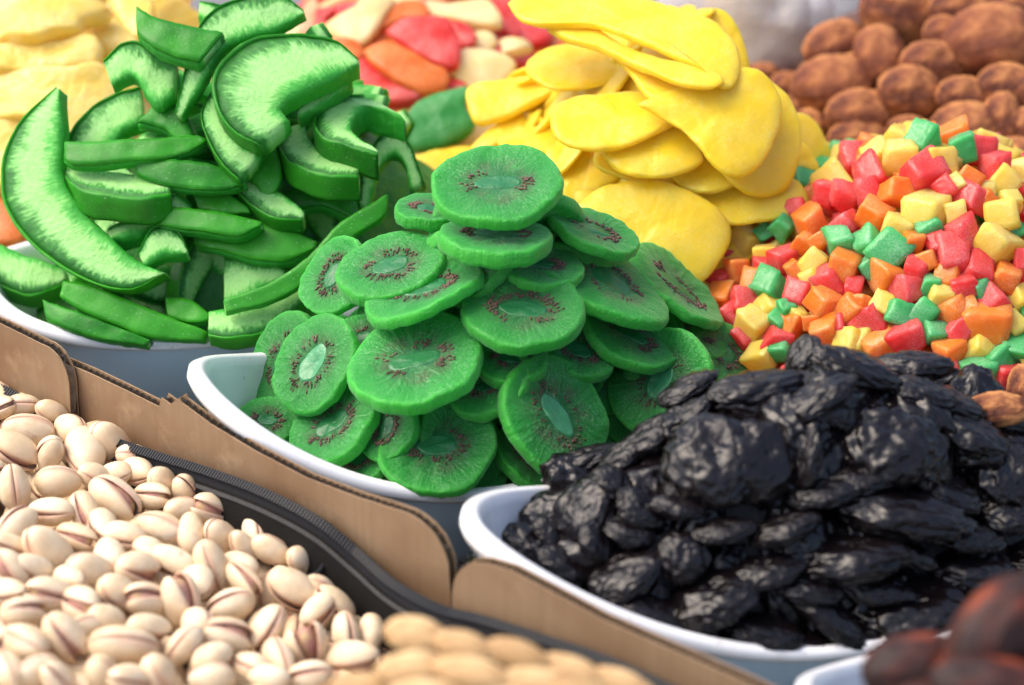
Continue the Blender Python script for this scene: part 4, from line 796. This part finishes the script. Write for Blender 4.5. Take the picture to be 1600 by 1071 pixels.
# ------------------------------------------------------------------ pistachios
def half_shell(open_deg, upper, seed):
    """one half of a nut shell, hinge at the blunt end (-x), tip at +x, seam in the xy plane"""
    nu, nv = 18, 12; V, lip = [], []
    ang = math.radians(open_deg)*(1 if upper else -1)*.5
    def body(x, k, s):
        # outline radius of the nut along x in -1..1
        w_ = math.sqrt(max(0, 1-x*x))*(1-.10*x)
        return w_
    def shell(s, zsgn):
        out = []
        for i in range(nu+1):
            t = math.pi*i/nu; x = -math.cos(t)
            for j in range(nv+1):
                p = math.pi*j/nv; w_ = body(x, 0, s)
                y, z = w_*.61*s*math.cos(p), w_*.57*s*math.sin(p)
                q = Vector((x*s, y, z*zsgn)); q *= 1+.035*N3(Vector((x*1.3+seed, y*2, z*2)))
                out.append((q, abs(math.cos(p))))
        return out
    zs = 1 if upper else -1
    o, i_ = shell(1.0, zs), shell(.90, zs)
    ca, sa = math.cos(ang), math.sin(ang)
    for q, l in o+i_:
        X, Z = q.x+.92, q.z
        V.append(((X*ca-Z*sa-.92)*.0105, q.y*.0105, (X*sa+Z*ca)*.0105))
        lip.append(l)
    n = len(o); c = nv+1; F = []
    for i in range(nu):
        for j in range(nv):
            f = (i*c+j, i*c+j+1, (i+1)*c+j+1, (i+1)*c+j)
            g = tuple(n+k for k in f)
            F.append(f if not upper else f[::-1]); F.append(g[::-1] if not upper else g)
        for j in (0, nv):
            f = (i*c+j, (i+1)*c+j, n+(i+1)*c+j, n+i*c+j)
            F.append(f if (j == 0) != upper else f[::-1])
    return mesh('shell_half', V, F, MAT['shell'], True, {'lip': lip})
def kernel_mesh(seed):
    V = []
    for p in ICO3V:
        q = Vector((p.x*.0086-.0001, p.y*.0052, p.z*.0048)); q *= 1+.06*N3(p*2+Vector((seed, 0, 0))); V.append(q)
    return mesh('kernel', V, ICO3F, MAT['kernel'])
ICO3V, ICO3F = ico(3)
NV = [(half_shell(a, True, k), half_shell(a, False, k+.5), kernel_mesh(k), a) for k, a in enumerate((1.5, 2.5, 7, 11, 16, 24))]
def pistachio(P, x, y, n, s, vi, label, group):
    e = thing('pistachio', label, 'pistachio', mat4(P, x, y, n) @ Matrix.Diagonal((s*rnd.uniform(.92, 1.12), s*rnd.uniform(.9, 1.12), s*rnd.uniform(.9, 1.1), 1)), group)
    a, b, k, _ = NV[vi]
    link('shell_half', a, e); link('shell_half', b, e)
    if vi >= 2: link('kernel', k, e)
PI = [(80,345,150,95,10,0),(5,285,80,60,-20,2),(65,278,100,70,0,0),(150,300,90,70,30,1),(200,345,90,75,20,0),(242,412,125,110,70,0),(312,388,115,110,50,1),(45,405,150,90,35,3),(140,415,90,70,-60,4),(165,495,140,78,0,0),(40,510,140,95,85,0),(145,580,130,90,0,2),(240,580,110,80,65,3),(325,540,155,100,35,3),(325,472,110,70,-10,0),(392,467,90,75,10,0),(382,425,100,60,15,1),(465,505,95,85,60,0),(530,525,85,70,80,1),(430,535,100,65,0,2),(600,575,100,95,30,3),(520,575,100,65,0,1),(455,622,135,95,18,0),(540,642,105,75,85,1),(350,652,145,105,10,1),(215,652,115,85,15,3),(135,692,150,125,55,0),(45,622,105,90,-50,3),(255,752,115,105,20,1),(310,705,90,80,60,0),(335,815,125,100,50,2),(390,745,90,72,20,4),(490,722,135,92,20,4),(510,832,150,105,82,4),(600,738,150,98,72,0),(625,652,100,90,60,1),(690,680,110,70,60,1),(722,642,90,60,70,0),(770,690,130,75,30,1),(830,800,150,88,35,4),(655,845,145,90,-15,2),(640,930,145,100,12,4),(755,912,150,92,-60,2),(350,960,210,112,5,0),(185,935,165,110,55,3),(70,950,125,112,10,0),(65,862,115,78,0,3),(140,815,115,92,20,2),(230,842,105,88,15,3),(415,832,85,80,30,3),(300,885,95,55,20,3),(420,915,100,65,25,5),(520,958,130,95,-50,1),(600,1000,105,72,-10,5),(868,962,118,100,88,5),(900,862,105,80,-50,4),(950,842,130,92,45,2),(980,932,135,90,82,2),(1052,922,100,75,85,0),(1000,1002,160,70,0,4),(290,1042,115,92,85,0),(100,1032,115,75,-20,1),(25,1030,100,90,40,0),(165,1055,110,75,60,1),(450,1042,115,92,70,0),(365,1055,90,80,20,1),(600,1052,140,75,0,1),(715,1022,125,85,20,1),(790,992,90,75,50,0),(25,750,140,100,50,4),(15,805,120,85,0,2),(690,772,110,80,40,3),(910,800,110,75,40,1),(680,735,90,70,20,2),(850,720,80,60,60,1),(760,1050,130,75,5,1),(880,1045,130,75,-5,2),(30,680,90,70,30,1),(95,740,90,70,30,2),(290,620,80,70,60,2),(420,690,80,60,20,1),(560,780,80,70,60,1),(200,770,90,70,10,1),(270,480,80,60,30,2),(560,900,80,70,40,1),(250,905,80,60,10,1)]
pl = []
lab_p = ['pale closed pistachio in its shell lying on the nut heap', 'cream pistachio with a hairline seam lying on the nut heap', 'pistachio with a narrow slit in its pale shell', 'pistachio split open along one side showing a purplish strip', 'wide open pistachio showing its purple-brown kernel', 'gaping pistachio with its reddish kernel fully visible']
sp_p = {(350, 960): 'longest smooth closed pistachio, low in the nut heap', (830, 800): 'open pistachio overhanging the dark bag at the heap edge', (868, 962): 'gaping pistachio facing front like a beak, by the blurred almonds', (80, 345): 'smooth white oval pistachio near the cardboard at the heap top', (255, 752): 'round white pistachio standing on end in the heap', (325, 540): 'large pistachio with a long mauve slit across its face', (510, 832): 'upright pistachio with a purple notch at its top', (350, 652): 'tan brownish pistachio darker than those around it', (312, 388): 'rounded yellowish pistachio touching the cardboard wall', (242, 412): 'stout pale pistachio standing against the yellowish one by the cardboard', (1052, 922): 'last small pistachio beside the blurred almonds'}
for q, (cx, cy, a, b, th, vi) in enumerate(PI):
    u, v_ = cx*.5517, cy*.5517+480; t = hit(u, v_, H_NUT)-.006; P = unp(u, v_, t)
    fs = min(1.0, max(.62, b/a)); A = a*.5517*t/FPX/2
    s = min(1.28, max(.78, A/.0102)) if b/a < .8 else min(1.2, max(.9, b*.5517*t/FPX/2/.0066))
    dip = math.acos(min(1, max(.35, a/(s*.0105*2)*t/FPX*.5517)))*rnd.choice((-1, 1))
    thr = math.radians(th)
    x = camdir(math.cos(thr)*math.cos(dip), -math.sin(thr)*math.cos(dip), math.sin(dip))
    if rnd.random() < .5: x = -x
    roll = rnd.uniform(-.9, .9) if vi >= 2 else rnd.uniform(-3, 3)
    c0 = camdir(-math.sin(thr), -math.cos(thr), 0)
    # the seam faces the viewer on split nuts
    yv = np.cross(x, -FW if vi >= 2 else c0); yv /= np.linalg.norm(yv); zv = np.cross(x, yv)
    y2 = yv*math.cos(roll)+zv*math.sin(roll)
    if vi >= 2: y2 = (zv*math.cos(roll)+yv*math.sin(roll))
    n = np.cross(x, y2); X, Y, Nn = frame(n, x)
    pistachio(P, X, Y, Nn, s, vi, sp_p.get((cx, cy), lab_p[vi]), 'pistachios in the black bag'); pl.append(P)
# lower layer and the flanks
r_ = random.Random(31); cand = []; tries = 0
POLY = [(-220, 560), (0, 612), (110, 640), (240, 722), (330, 795), (430, 870), (530, 955), (600, 1000), (700, 1100), (700, 1220), (-220, 1220)]
def inside(u, v_):
    c = False; j = len(POLY)-1
    for i in range(len(POLY)):
        (a, b), (c_, d) = POLY[i], POLY[j]
        if (b > v_) != (d > v_) and u < (c_-a)*(v_-b)/(d-b)+a: c = not c
        j = i
    return c
while len(cand) < 190 and tries < 30000:
    tries += 1; u, v_ = r_.uniform(-200, 690), r_.uniform(580, 1200)
    if not inside(u, v_+10): continue
    t = hit(u, v_, H_NUT); P = unp(u, v_, t)
    if any(np.linalg.norm(P-c) < .0105 for c in cand): continue
    near = min((np.linalg.norm(P-c) for c in pl), default=1)
    cand.append(P)
    inframe = 0 < u < 640 and v_ < 1071
    dp = .011 if near < .012 else .003 if not inframe else .006
    M = rot_rand(r_); X, Y, Z = (np.array(M.col[k][:3]) for k in range(3))
    X[2] *= .4; Z2 = np.cross(X, Y); X, Y, Z = frame(Z2, X)
    pistachio(P+np.array([0, 0, -dp]), X, Y, Z, r_.uniform(.85, 1.15), r_.choice((0, 0, 1, 1, 2, 2, 3, 4)), 'pistachio half sunk among the nuts lying above it', 'half sunk pistachios')
# nut body under the visible layer
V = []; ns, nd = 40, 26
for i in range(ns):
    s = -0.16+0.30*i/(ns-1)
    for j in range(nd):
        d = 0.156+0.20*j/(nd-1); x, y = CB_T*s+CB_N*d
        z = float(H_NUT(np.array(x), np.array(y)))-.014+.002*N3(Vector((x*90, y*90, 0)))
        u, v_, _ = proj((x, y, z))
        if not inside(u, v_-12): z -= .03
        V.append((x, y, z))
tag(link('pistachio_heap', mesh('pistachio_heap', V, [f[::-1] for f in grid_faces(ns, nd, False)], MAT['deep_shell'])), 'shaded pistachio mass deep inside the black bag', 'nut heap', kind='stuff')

# ------------------------------------------------------------------ almonds in their shells, very close
ALM = fruit_mesh('almond', 60, MAT['almond'], .05, 1.6, .62, .9, 0, IV4, IF4)
AL = [(648, 992, 50, 30, 10, .668, 'dark tan almond lying behind the pale ones, beside the zip'), (722, 1010, 48, 25, 14, .655, 'pale almond in the middle of its row, beside the dark tan one'), (805, 1022, 52, 24, 16, .655, 'pale almond with its pointed end towards the cardboard'), (890, 1048, 56, 24, 18, .655, 'pale almond further along towards the prune dish'), (965, 1066, 50, 22, 16, .655, 'last pale almond under the prune dish cardboard'),
      (640, 1045, 56, 28, -8, .645, 'pale almond nearest the pistachios'), (735, 1052, 60, 27, 10, .640, 'broad almond in front of the middle one'), (835, 1068, 58, 26, 6, .640, 'almond at the lower picture edge below the pointed one'), (565, 1078, 52, 28, 5, .650, 'almond half out of the picture under the last pistachios'), (660, 1090, 60, 30, 0, .63, 'almond cut off below the broad one'), (920, 1095, 60, 28, 12, .635, 'almond cut off below the last pale one'), (780, 1105, 60, 30, -6, .625, 'almond just under the picture edge')]
for (u, v_, A, B, th, t, lab) in AL:
    P = unp(u, v_, t); thr = math.radians(th); x, y, n = frame(camdir(0, .35, 1), camdir(math.cos(thr), -math.sin(thr), 0))
    o = link('almond', ALM); o.matrix_world = mat4(P, x, y, n) @ Matrix.Diagonal((A*t/FPX, B*t/FPX, B*t/FPX, 1)); tag(o, lab, 'almond', 'almonds in shell')
V = []
for i in range(20):
    for j in range(14):
        u, v_ = 560+i*32, 1050+j*22+max(0, (i-6))*4; P = unp(u, v_, .700+.002*N3(Vector((i*.7, j*.7, 0)))); V.append(tuple(P))
tag(link('almond_heap', mesh('almond_heap', V, grid_faces(20, 14, False), MAT['almond'])), 'tan almond mass under the visible almonds', 'nut heap', kind='stuff')

# ------------------------------------------------------------------ cardboard box side with flaps
def on_card(u, v_, off):
    d = FW+RT*((u-800)/FPX)+UP*((535.5-v_)/FPX); n3 = np.array([CB_N[0], CB_N[1], 0])
    return CAM+d*((off-CAM @ n3)/(d @ n3))
def card_panel(pts, off, label, T=0.0042, parent=None):
    e3 = np.array([CB_T[0], CB_T[1], 0]); n3 = np.array([CB_N[0], CB_N[1], 0]); z3 = np.array([0, 0, 1.0])
    W = [on_card(u, v_, off) for u, v_ in pts]; o0 = W[0]
    Q = [((p-o0) @ e3, (p-o0) @ z3) for p in W]
    root = thing('cardboard_flap', label, 'cardboard', mat4(o0, e3, z3, np.cross(e3, z3)), 'cardboard box side')
    N = len(Q); cx = sum(q[0] for q in Q)/N; cz = sum(q[1] for q in Q)/N
    sgn = 1 if np.cross(e3, z3) @ n3 > 0 else -1
    def sheet(nm, z0, z1, shrink, m, jag=0):
        V = []
        for zz in (z0, z1):
            for k, (a, b) in enumerate(Q):
                L = math.hypot(a-cx, b-cz); f = 1-shrink/L
                if jag: f += jag*N3(Vector((a*400, b*400, zz*200)))/L
                V.append((cx+(a-cx)*f, cz+(b-cz)*f, zz*sgn))
        F = [tuple(range(N)), tuple(range(2*N-1, N-1, -1))]+[(k, N+k, N+(k+1) % N, (k+1) % N) for k in range(N)]
        return link(nm, mesh(nm, V, F, m, False), root)
    sheet('outer_liner', 0, -0.0005, 0, MAT['card'], .0003); sheet('inner_liner', -T, -T+.0005, -.0002, MAT['card'], .0006)
    # fluted core, a zigzag sheet between the liners
    x0, x1 = min(q[0] for q in Q), max(q[0] for q in Q); V, F = [], []
    def span(x):
        ys = []
        for k in range(N):
            (a, b), (c, d) = Q[k], Q[(k+1) % N]
            if (a <= x < c) or (c <= x < a): ys.append(b+(d-b)*(x-a)/(c-a))
        return (min(ys), max(ys)) if len(ys) >= 2 else None
    k = 0; x = x0+.0004
    while x < x1-.0003:
        sp = span(x)
        if sp:
            zz = (-.0006 if k % 2 else -T+.0006)*sgn
            V += [(x, sp[0]+.0004, zz), (x, sp[1]-.0003+.0005*N3(Vector((x*500, 0, 0))), zz)]; k += 1
        x += .0017
    F = [(2*i, 2*i+1, 2*i+3, 2*i+2) for i in range(len(V)//2-1)]
    link('fluting', mesh('fluting', V, F, MAT['flute'], False), root)
    return root
def arc(p0, c, p1, n=6): return [((1-s)**2*p0[0]+2*s*(1-s)*c[0]+s*s*p1[0], (1-s)**2*p0[1]+2*s*(1-s)*c[1]+s*s*p1[1]) for s in [k/n for k in range(n+1)]]
card_panel([(-160, 430), (-60, 482), (0, 506), (60, 536)]+arc((76, 543), (103, 562), (108, 600))+[(112, 668), (114, 720), (-160, 640)], 0.1500, 'cardboard flap with a rounded corner under the peel tray')
card_panel([(98, 566), (140, 584), (200, 612), (256, 640), (262, 760), (100, 700)], 0.1450, 'recessed cardboard strip between the rounded flap and the torn one')
card_panel([(247, 640), (252, 622), (266, 632), (280, 622), (284, 630), (330, 664), (400, 706), (480, 748), (560, 778), (620, 797)]+arc((640, 804), (688, 830), (700, 880), 8)+[(704, 930), (704, 985), (600, 960), (420, 840), (245, 765)], 0.1500, 'long torn cardboard flap with rounded end under the kiwi tray')
card_panel(arc((706, 930), (708, 886), (740, 880), 5)+[(760, 881), (800, 893), (860, 925), (940, 968), (1040, 1012), (1150, 1060), (1300, 1130), (1300, 1220), (1000, 1110), (706, 985)], 0.1600, 'cardboard flap running under the prune tray past the almonds')

# ------------------------------------------------------------------ black zipped bag
ZP = resample([(-160, 520), (-60, 580), (20, 618), (110, 668), (235, 712), (330, 742), (420, 776), (500, 818), (560, 866), (620, 918), (690, 956), (760, 974), (860, 1006), (960, 1040), (1080, 1095), (1200, 1150)], 150)
ZW = []
for k, (u, v_) in enumerate(ZP):
    off = 0.1545+.0105*min(1, max(0, (u-560)/150))
    ZW.append(on_card(u, v_, off))
ZW = np.array(ZW)
bag = thing('zipped_bag', 'black fabric bag with an open zip, holding the pistachios', 'bag', Matrix.Identity(4))
N3D = np.array([CB_N[0], CB_N[1], 0]); 
def sheet_from(name, rows, m, flip=False, par=None):
    V = np.concatenate(rows); F = grid_faces(len(rows), len(rows[0]), False)
    return link(name, mesh(name, V, [f[::-1] for f in F] if flip else F, m), par or bag)
zt = np.array([0, 0, 1.0])
zipt = sheet_from('zip_tape', [ZW+zt*.0028-N3D*.0005, ZW+zt*.0016+N3D*.0014, ZW+N3D*.0024, ZW-zt*.0022+N3D*.0036], MAT['tape'])
wob = np.array([.0012*N3(Vector((k*.12, 0, 0))) for k in range(len(ZW))])[:, None]
rows = [ZW-zt*.0020+N3D*.0036]
for d, z in ((.002, .006), (.004, .014), (.007, .024), (.012, .036), (.03, .050), (.075, .058), (.12, .062)):
    rows.append(ZW-zt*z+N3D*(.0036+d)+N3D*wob*(1+d*20)+zt*wob*.6)
fab = sheet_from('bag_lining', rows, MAT['fabric'])
sheet_from('stitching', [ZW-zt*.0027+N3D*.0046, ZW-zt*.0034+N3D*.0052, ZW-zt*.0040+N3D*.0056], MAT['stitch'], par=zipt)
V, F = [], []
seg = np.concatenate([[0], np.cumsum(np.linalg.norm(np.diff(ZW, axis=0), axis=1))])
for s in np.arange(0.0, seg[-1], .00145):
    i = min(len(ZW)-2, int(np.searchsorted(seg, s, 'right'))-1); f = (s-seg[i])/(seg[i+1]-seg[i]); P = ZW[i]*(1-f)+ZW[i+1]*f; tg = (ZW[i+1]-ZW[i])/np.linalg.norm(ZW[i+1]-ZW[i])
    c = P+zt*.0022+N3D*.0017; o = len(V); u1 = N3D*.0015-zt*.0009; u2 = N3D*.0004+zt*.0007
    for a in (-1, 1):
        for b in (-1, 1):
            for q in (0, 1): V.append(c+tg*a*.00045+u1*b+u2*q*1.2)
    F += [tuple(o+k for k in f_) for f_ in ((0, 1, 3, 2), (4, 6, 7, 5), (0, 4, 5, 1), (2, 3, 7, 6), (1, 5, 7, 3), (0, 2, 6, 4))]
tag(link('zip_teeth', mesh('zip_teeth', V, F, MAT['tooth'], False), zipt), kind='stuff')
# eyelet in the lining
LV = np.concatenate(rows); pr = np.array([proj(p)[:2] for p in LV]); ki = int(np.argmin(np.hypot(pr[:, 0]-476, pr[:, 1]-890))); ec = LV[ki]
ex, ey, en = frame(N3D*.5+zt, np.array([CB_T[0], CB_T[1], 0])); V = []
for i in range(28):
    for j in range(8):
        t, q = 6.2832*i/28, 6.2832*j/8; rr_ = .0052+.0008*math.cos(q); V.append(ec+ex*rr_*1.25*math.cos(t)+ey*rr_*math.sin(t)+en*(.0010+.0008*math.sin(q)))
F = [(i*8+j, ((i+1) % 28)*8+j, ((i+1) % 28)*8+(j+1) % 8, i*8+(j+1) % 8) for i in range(28) for j in range(8)]
link('eyelet', mesh('eyelet', V, F, MAT['tape']), bag)

# ------------------------------------------------------------------ far corner: film bag of grains and a plain lump in place of a white dish
def lump(name, c, rad, seed, m, parent):
    V = []
    for p in IV4:
        d = 1+.22*N3(p*1.6+Vector((seed, 0, 0)))+.10*(1-abs(N3(p*3.4+Vector((0, seed, 0))))*2)
        V.append((c[0]+p.x*rad[0]*d, c[1]+p.y*rad[1]*d, c[2]+p.z*rad[2]*d))
    return link(name, mesh(name, V, IF4, m), parent)
P = unp(1160, 30, 1.22); fb = thing('film_bag', 'crinkled clear film bag of pale grains behind the mango heap', 'plastic bag', Matrix.Translation(P.tolist()))
lump('grains', (0.008, 0, -.004), (.030, .024, .036), 3, MAT['grain'], fb); lump('film', (0, -.006, 0), (.050, .034, .042), 3, MAT['film'], fb)
P = unp(1318, -42, 1.42); wb = thing('white_dish_lump', 'smooth white lump standing in for a dish at the far edge above the apricots', 'plastic bag', Matrix.Translation(P.tolist()))  # made-up rounded lump standing in for a white dish, no bag
lump('dish_lump_body', (0, 0, 0), (.045, .04, .036), 11, MAT['tray'], wb)

# ------------------------------------------------------------------ say which one: labels that place each piece next to a landmark piece
def relabel(name, cat_word, shared, marks, dirs, pool):
    items = [o for o in COL.objects if o.get('label') in shared and o.name.split('.')[0] == name]
    at = {}
    def uv(o):
        if o.name not in at: at[o.name] = proj(np.array(o.matrix_world.translation))[:2]
        return at[o.name]
    L = [(uv(o), ph) for o in pool for lab, ph in marks.items() if o.get('label') == lab]
    if not L: return
    used = {}
    for o in items:
        u, v_ = uv(o)
        if not (-40 < u < 1640 and -40 < v_ < 1110): continue
        (lu, lv), ph = min(L, key=lambda q: math.hypot(q[0][0]-u, q[0][1]-v_))
        a = math.degrees(math.atan2(lv-v_, u-lu)) % 360; d = dirs[int((a+22.5)//45) % 8]
        used.setdefault((o['label'], d, ph), []).append((math.hypot(lu-u, lv-v_), o))
    ordn = ['', 'second ', 'third ', 'fourth ', 'fifth ', 'sixth ', 'seventh ', 'eighth ', 'ninth ', 'tenth ']
    for (lab, d, ph), q in used.items():
        for k, (_, o) in enumerate(sorted(q, key=lambda z: z[0])):
            o['label'] = (ordn[min(k, 9)]+shared[lab]+' '+d+' '+ph)
bpy.context.view_layer.update()

ALLO = list(COL.objects)
relabel('prune', 'prune', {'shiny wrinkled black prune lodged between its neighbours on the heap face': 'wrinkled prune'},
        {'very large flat wrinkled prune facing front at mid-heap': 'the very large flat prune', 'pointed glossy prune at the crest against the candied cubes': 'the pointed crest prune', 'upright oval prune standing near the tray corner': 'the upright oval prune', 'domed prune above the front rim, next to the deep gap': 'the domed prune above the rim', 'narrow prune slanting down beside the hollow one': 'the narrow slanting prune', 'long prune with a white glint lying across the heap': 'the long glinting prune', 'broad lumpy prune with clustered glints, upper half of heap': 'the broad lumpy prune', 'broad prune low by the dates with bubble-like glints': 'the broad prune by the dates', 'prune with a small rust-brown spot at the far side': 'the rust-spotted prune'},
        ['on the date side of', 'up and dateward of', 'straight above', 'up and kiwiward of', 'on the kiwi side of', 'down and kiwiward of', 'straight below', 'down and dateward of'], ALLO)
CMK = {v_: v_ for v_ in special.values()}
short = {'green candied cube perched at the very top of the cube heap': 'the topmost green cube', 'large red cube below the yellow pair near the heap top': 'the large red cube near the top', 'jagged yellow cube centred among red and orange ones': 'the jagged central yellow cube', 'dark green cube alone among orange and red near the mango': 'the lone dark green cube', 'green cube with a white glint beside a paler green pair': 'the glinting green cube', 'big glowing orange cube low on the cube heap': 'the big glowing orange cube', 'square yellow cube beside the cluster of stuck red cubes': 'the square yellow cube', 'yellow cube lying above the prunes by the kiwi edge': 'the yellow cube by the kiwi', 'bright glossy green cube low in the middle of the cube heap': 'the bright low green cube', 'peach-orange cube beside the green one under the mango heap': 'the peach-orange cube', 'double orange lump low on the side facing the prunes': 'the double orange lump'}
DC = ['past', 'up past', 'straight above', 'up and mangoward of', 'on the mango side of', 'down and mangoward of', 'straight below', 'down past']
for c in CN.values():
    relabel(c+'_candied_cube', 'cube', {c+' sugared fruit cube on the face of the mixed heap': c+' sugared cube'}, short, DC, ALLO)
relabel('dried_apricot', 'apricot', {'whole brown sun-dried apricot in the heap behind the candied cubes': 'brown apricot'},
        {'largest brown dried apricot, far back at the picture edge': 'the largest apricot', 'broad apricot with a dark blotch beside the yellow mango heap': 'the broad blotched apricot', 'round light brown apricot in the middle of its heap': 'the round central apricot', 'plump apricot above the topmost green cube, to its far side': 'the plump apricot by the topmost green cube', 'creased apricot just behind the candied cubes at the edge': 'the creased apricot'}, DC, ALLO)
relabel('pistachio', 'pistachio', dict(zip(lab_p, ['closed pale pistachio', 'hairline-seamed pistachio', 'narrowly slit pistachio', 'side-split pistachio', 'wide open pistachio', 'gaping pistachio'])),
        {'longest smooth closed pistachio, low in the nut heap': 'the longest smooth nut', 'open pistachio overhanging the dark bag at the heap edge': 'the overhanging nut', 'gaping pistachio facing front like a beak, by the blurred almonds': 'the beak-like nut', 'smooth white oval pistachio near the cardboard at the heap top': 'the smooth white oval nut', 'round white pistachio standing on end in the heap': 'the round white nut', 'large pistachio with a long mauve slit across its face': 'the mauve-slit nut', 'upright pistachio with a purple notch at its top': 'the purple-notched nut', 'tan brownish pistachio darker than those around it': 'the tan brownish nut', 'stout pale pistachio standing against the yellowish one by the cardboard': 'the stout pale nut'},
        ['zipward of', 'up and zipward of', 'straight above', 'up and away from the zip past', 'away from the zip past', 'down and away from the zip past', 'straight below', 'down and zipward of'], ALLO)
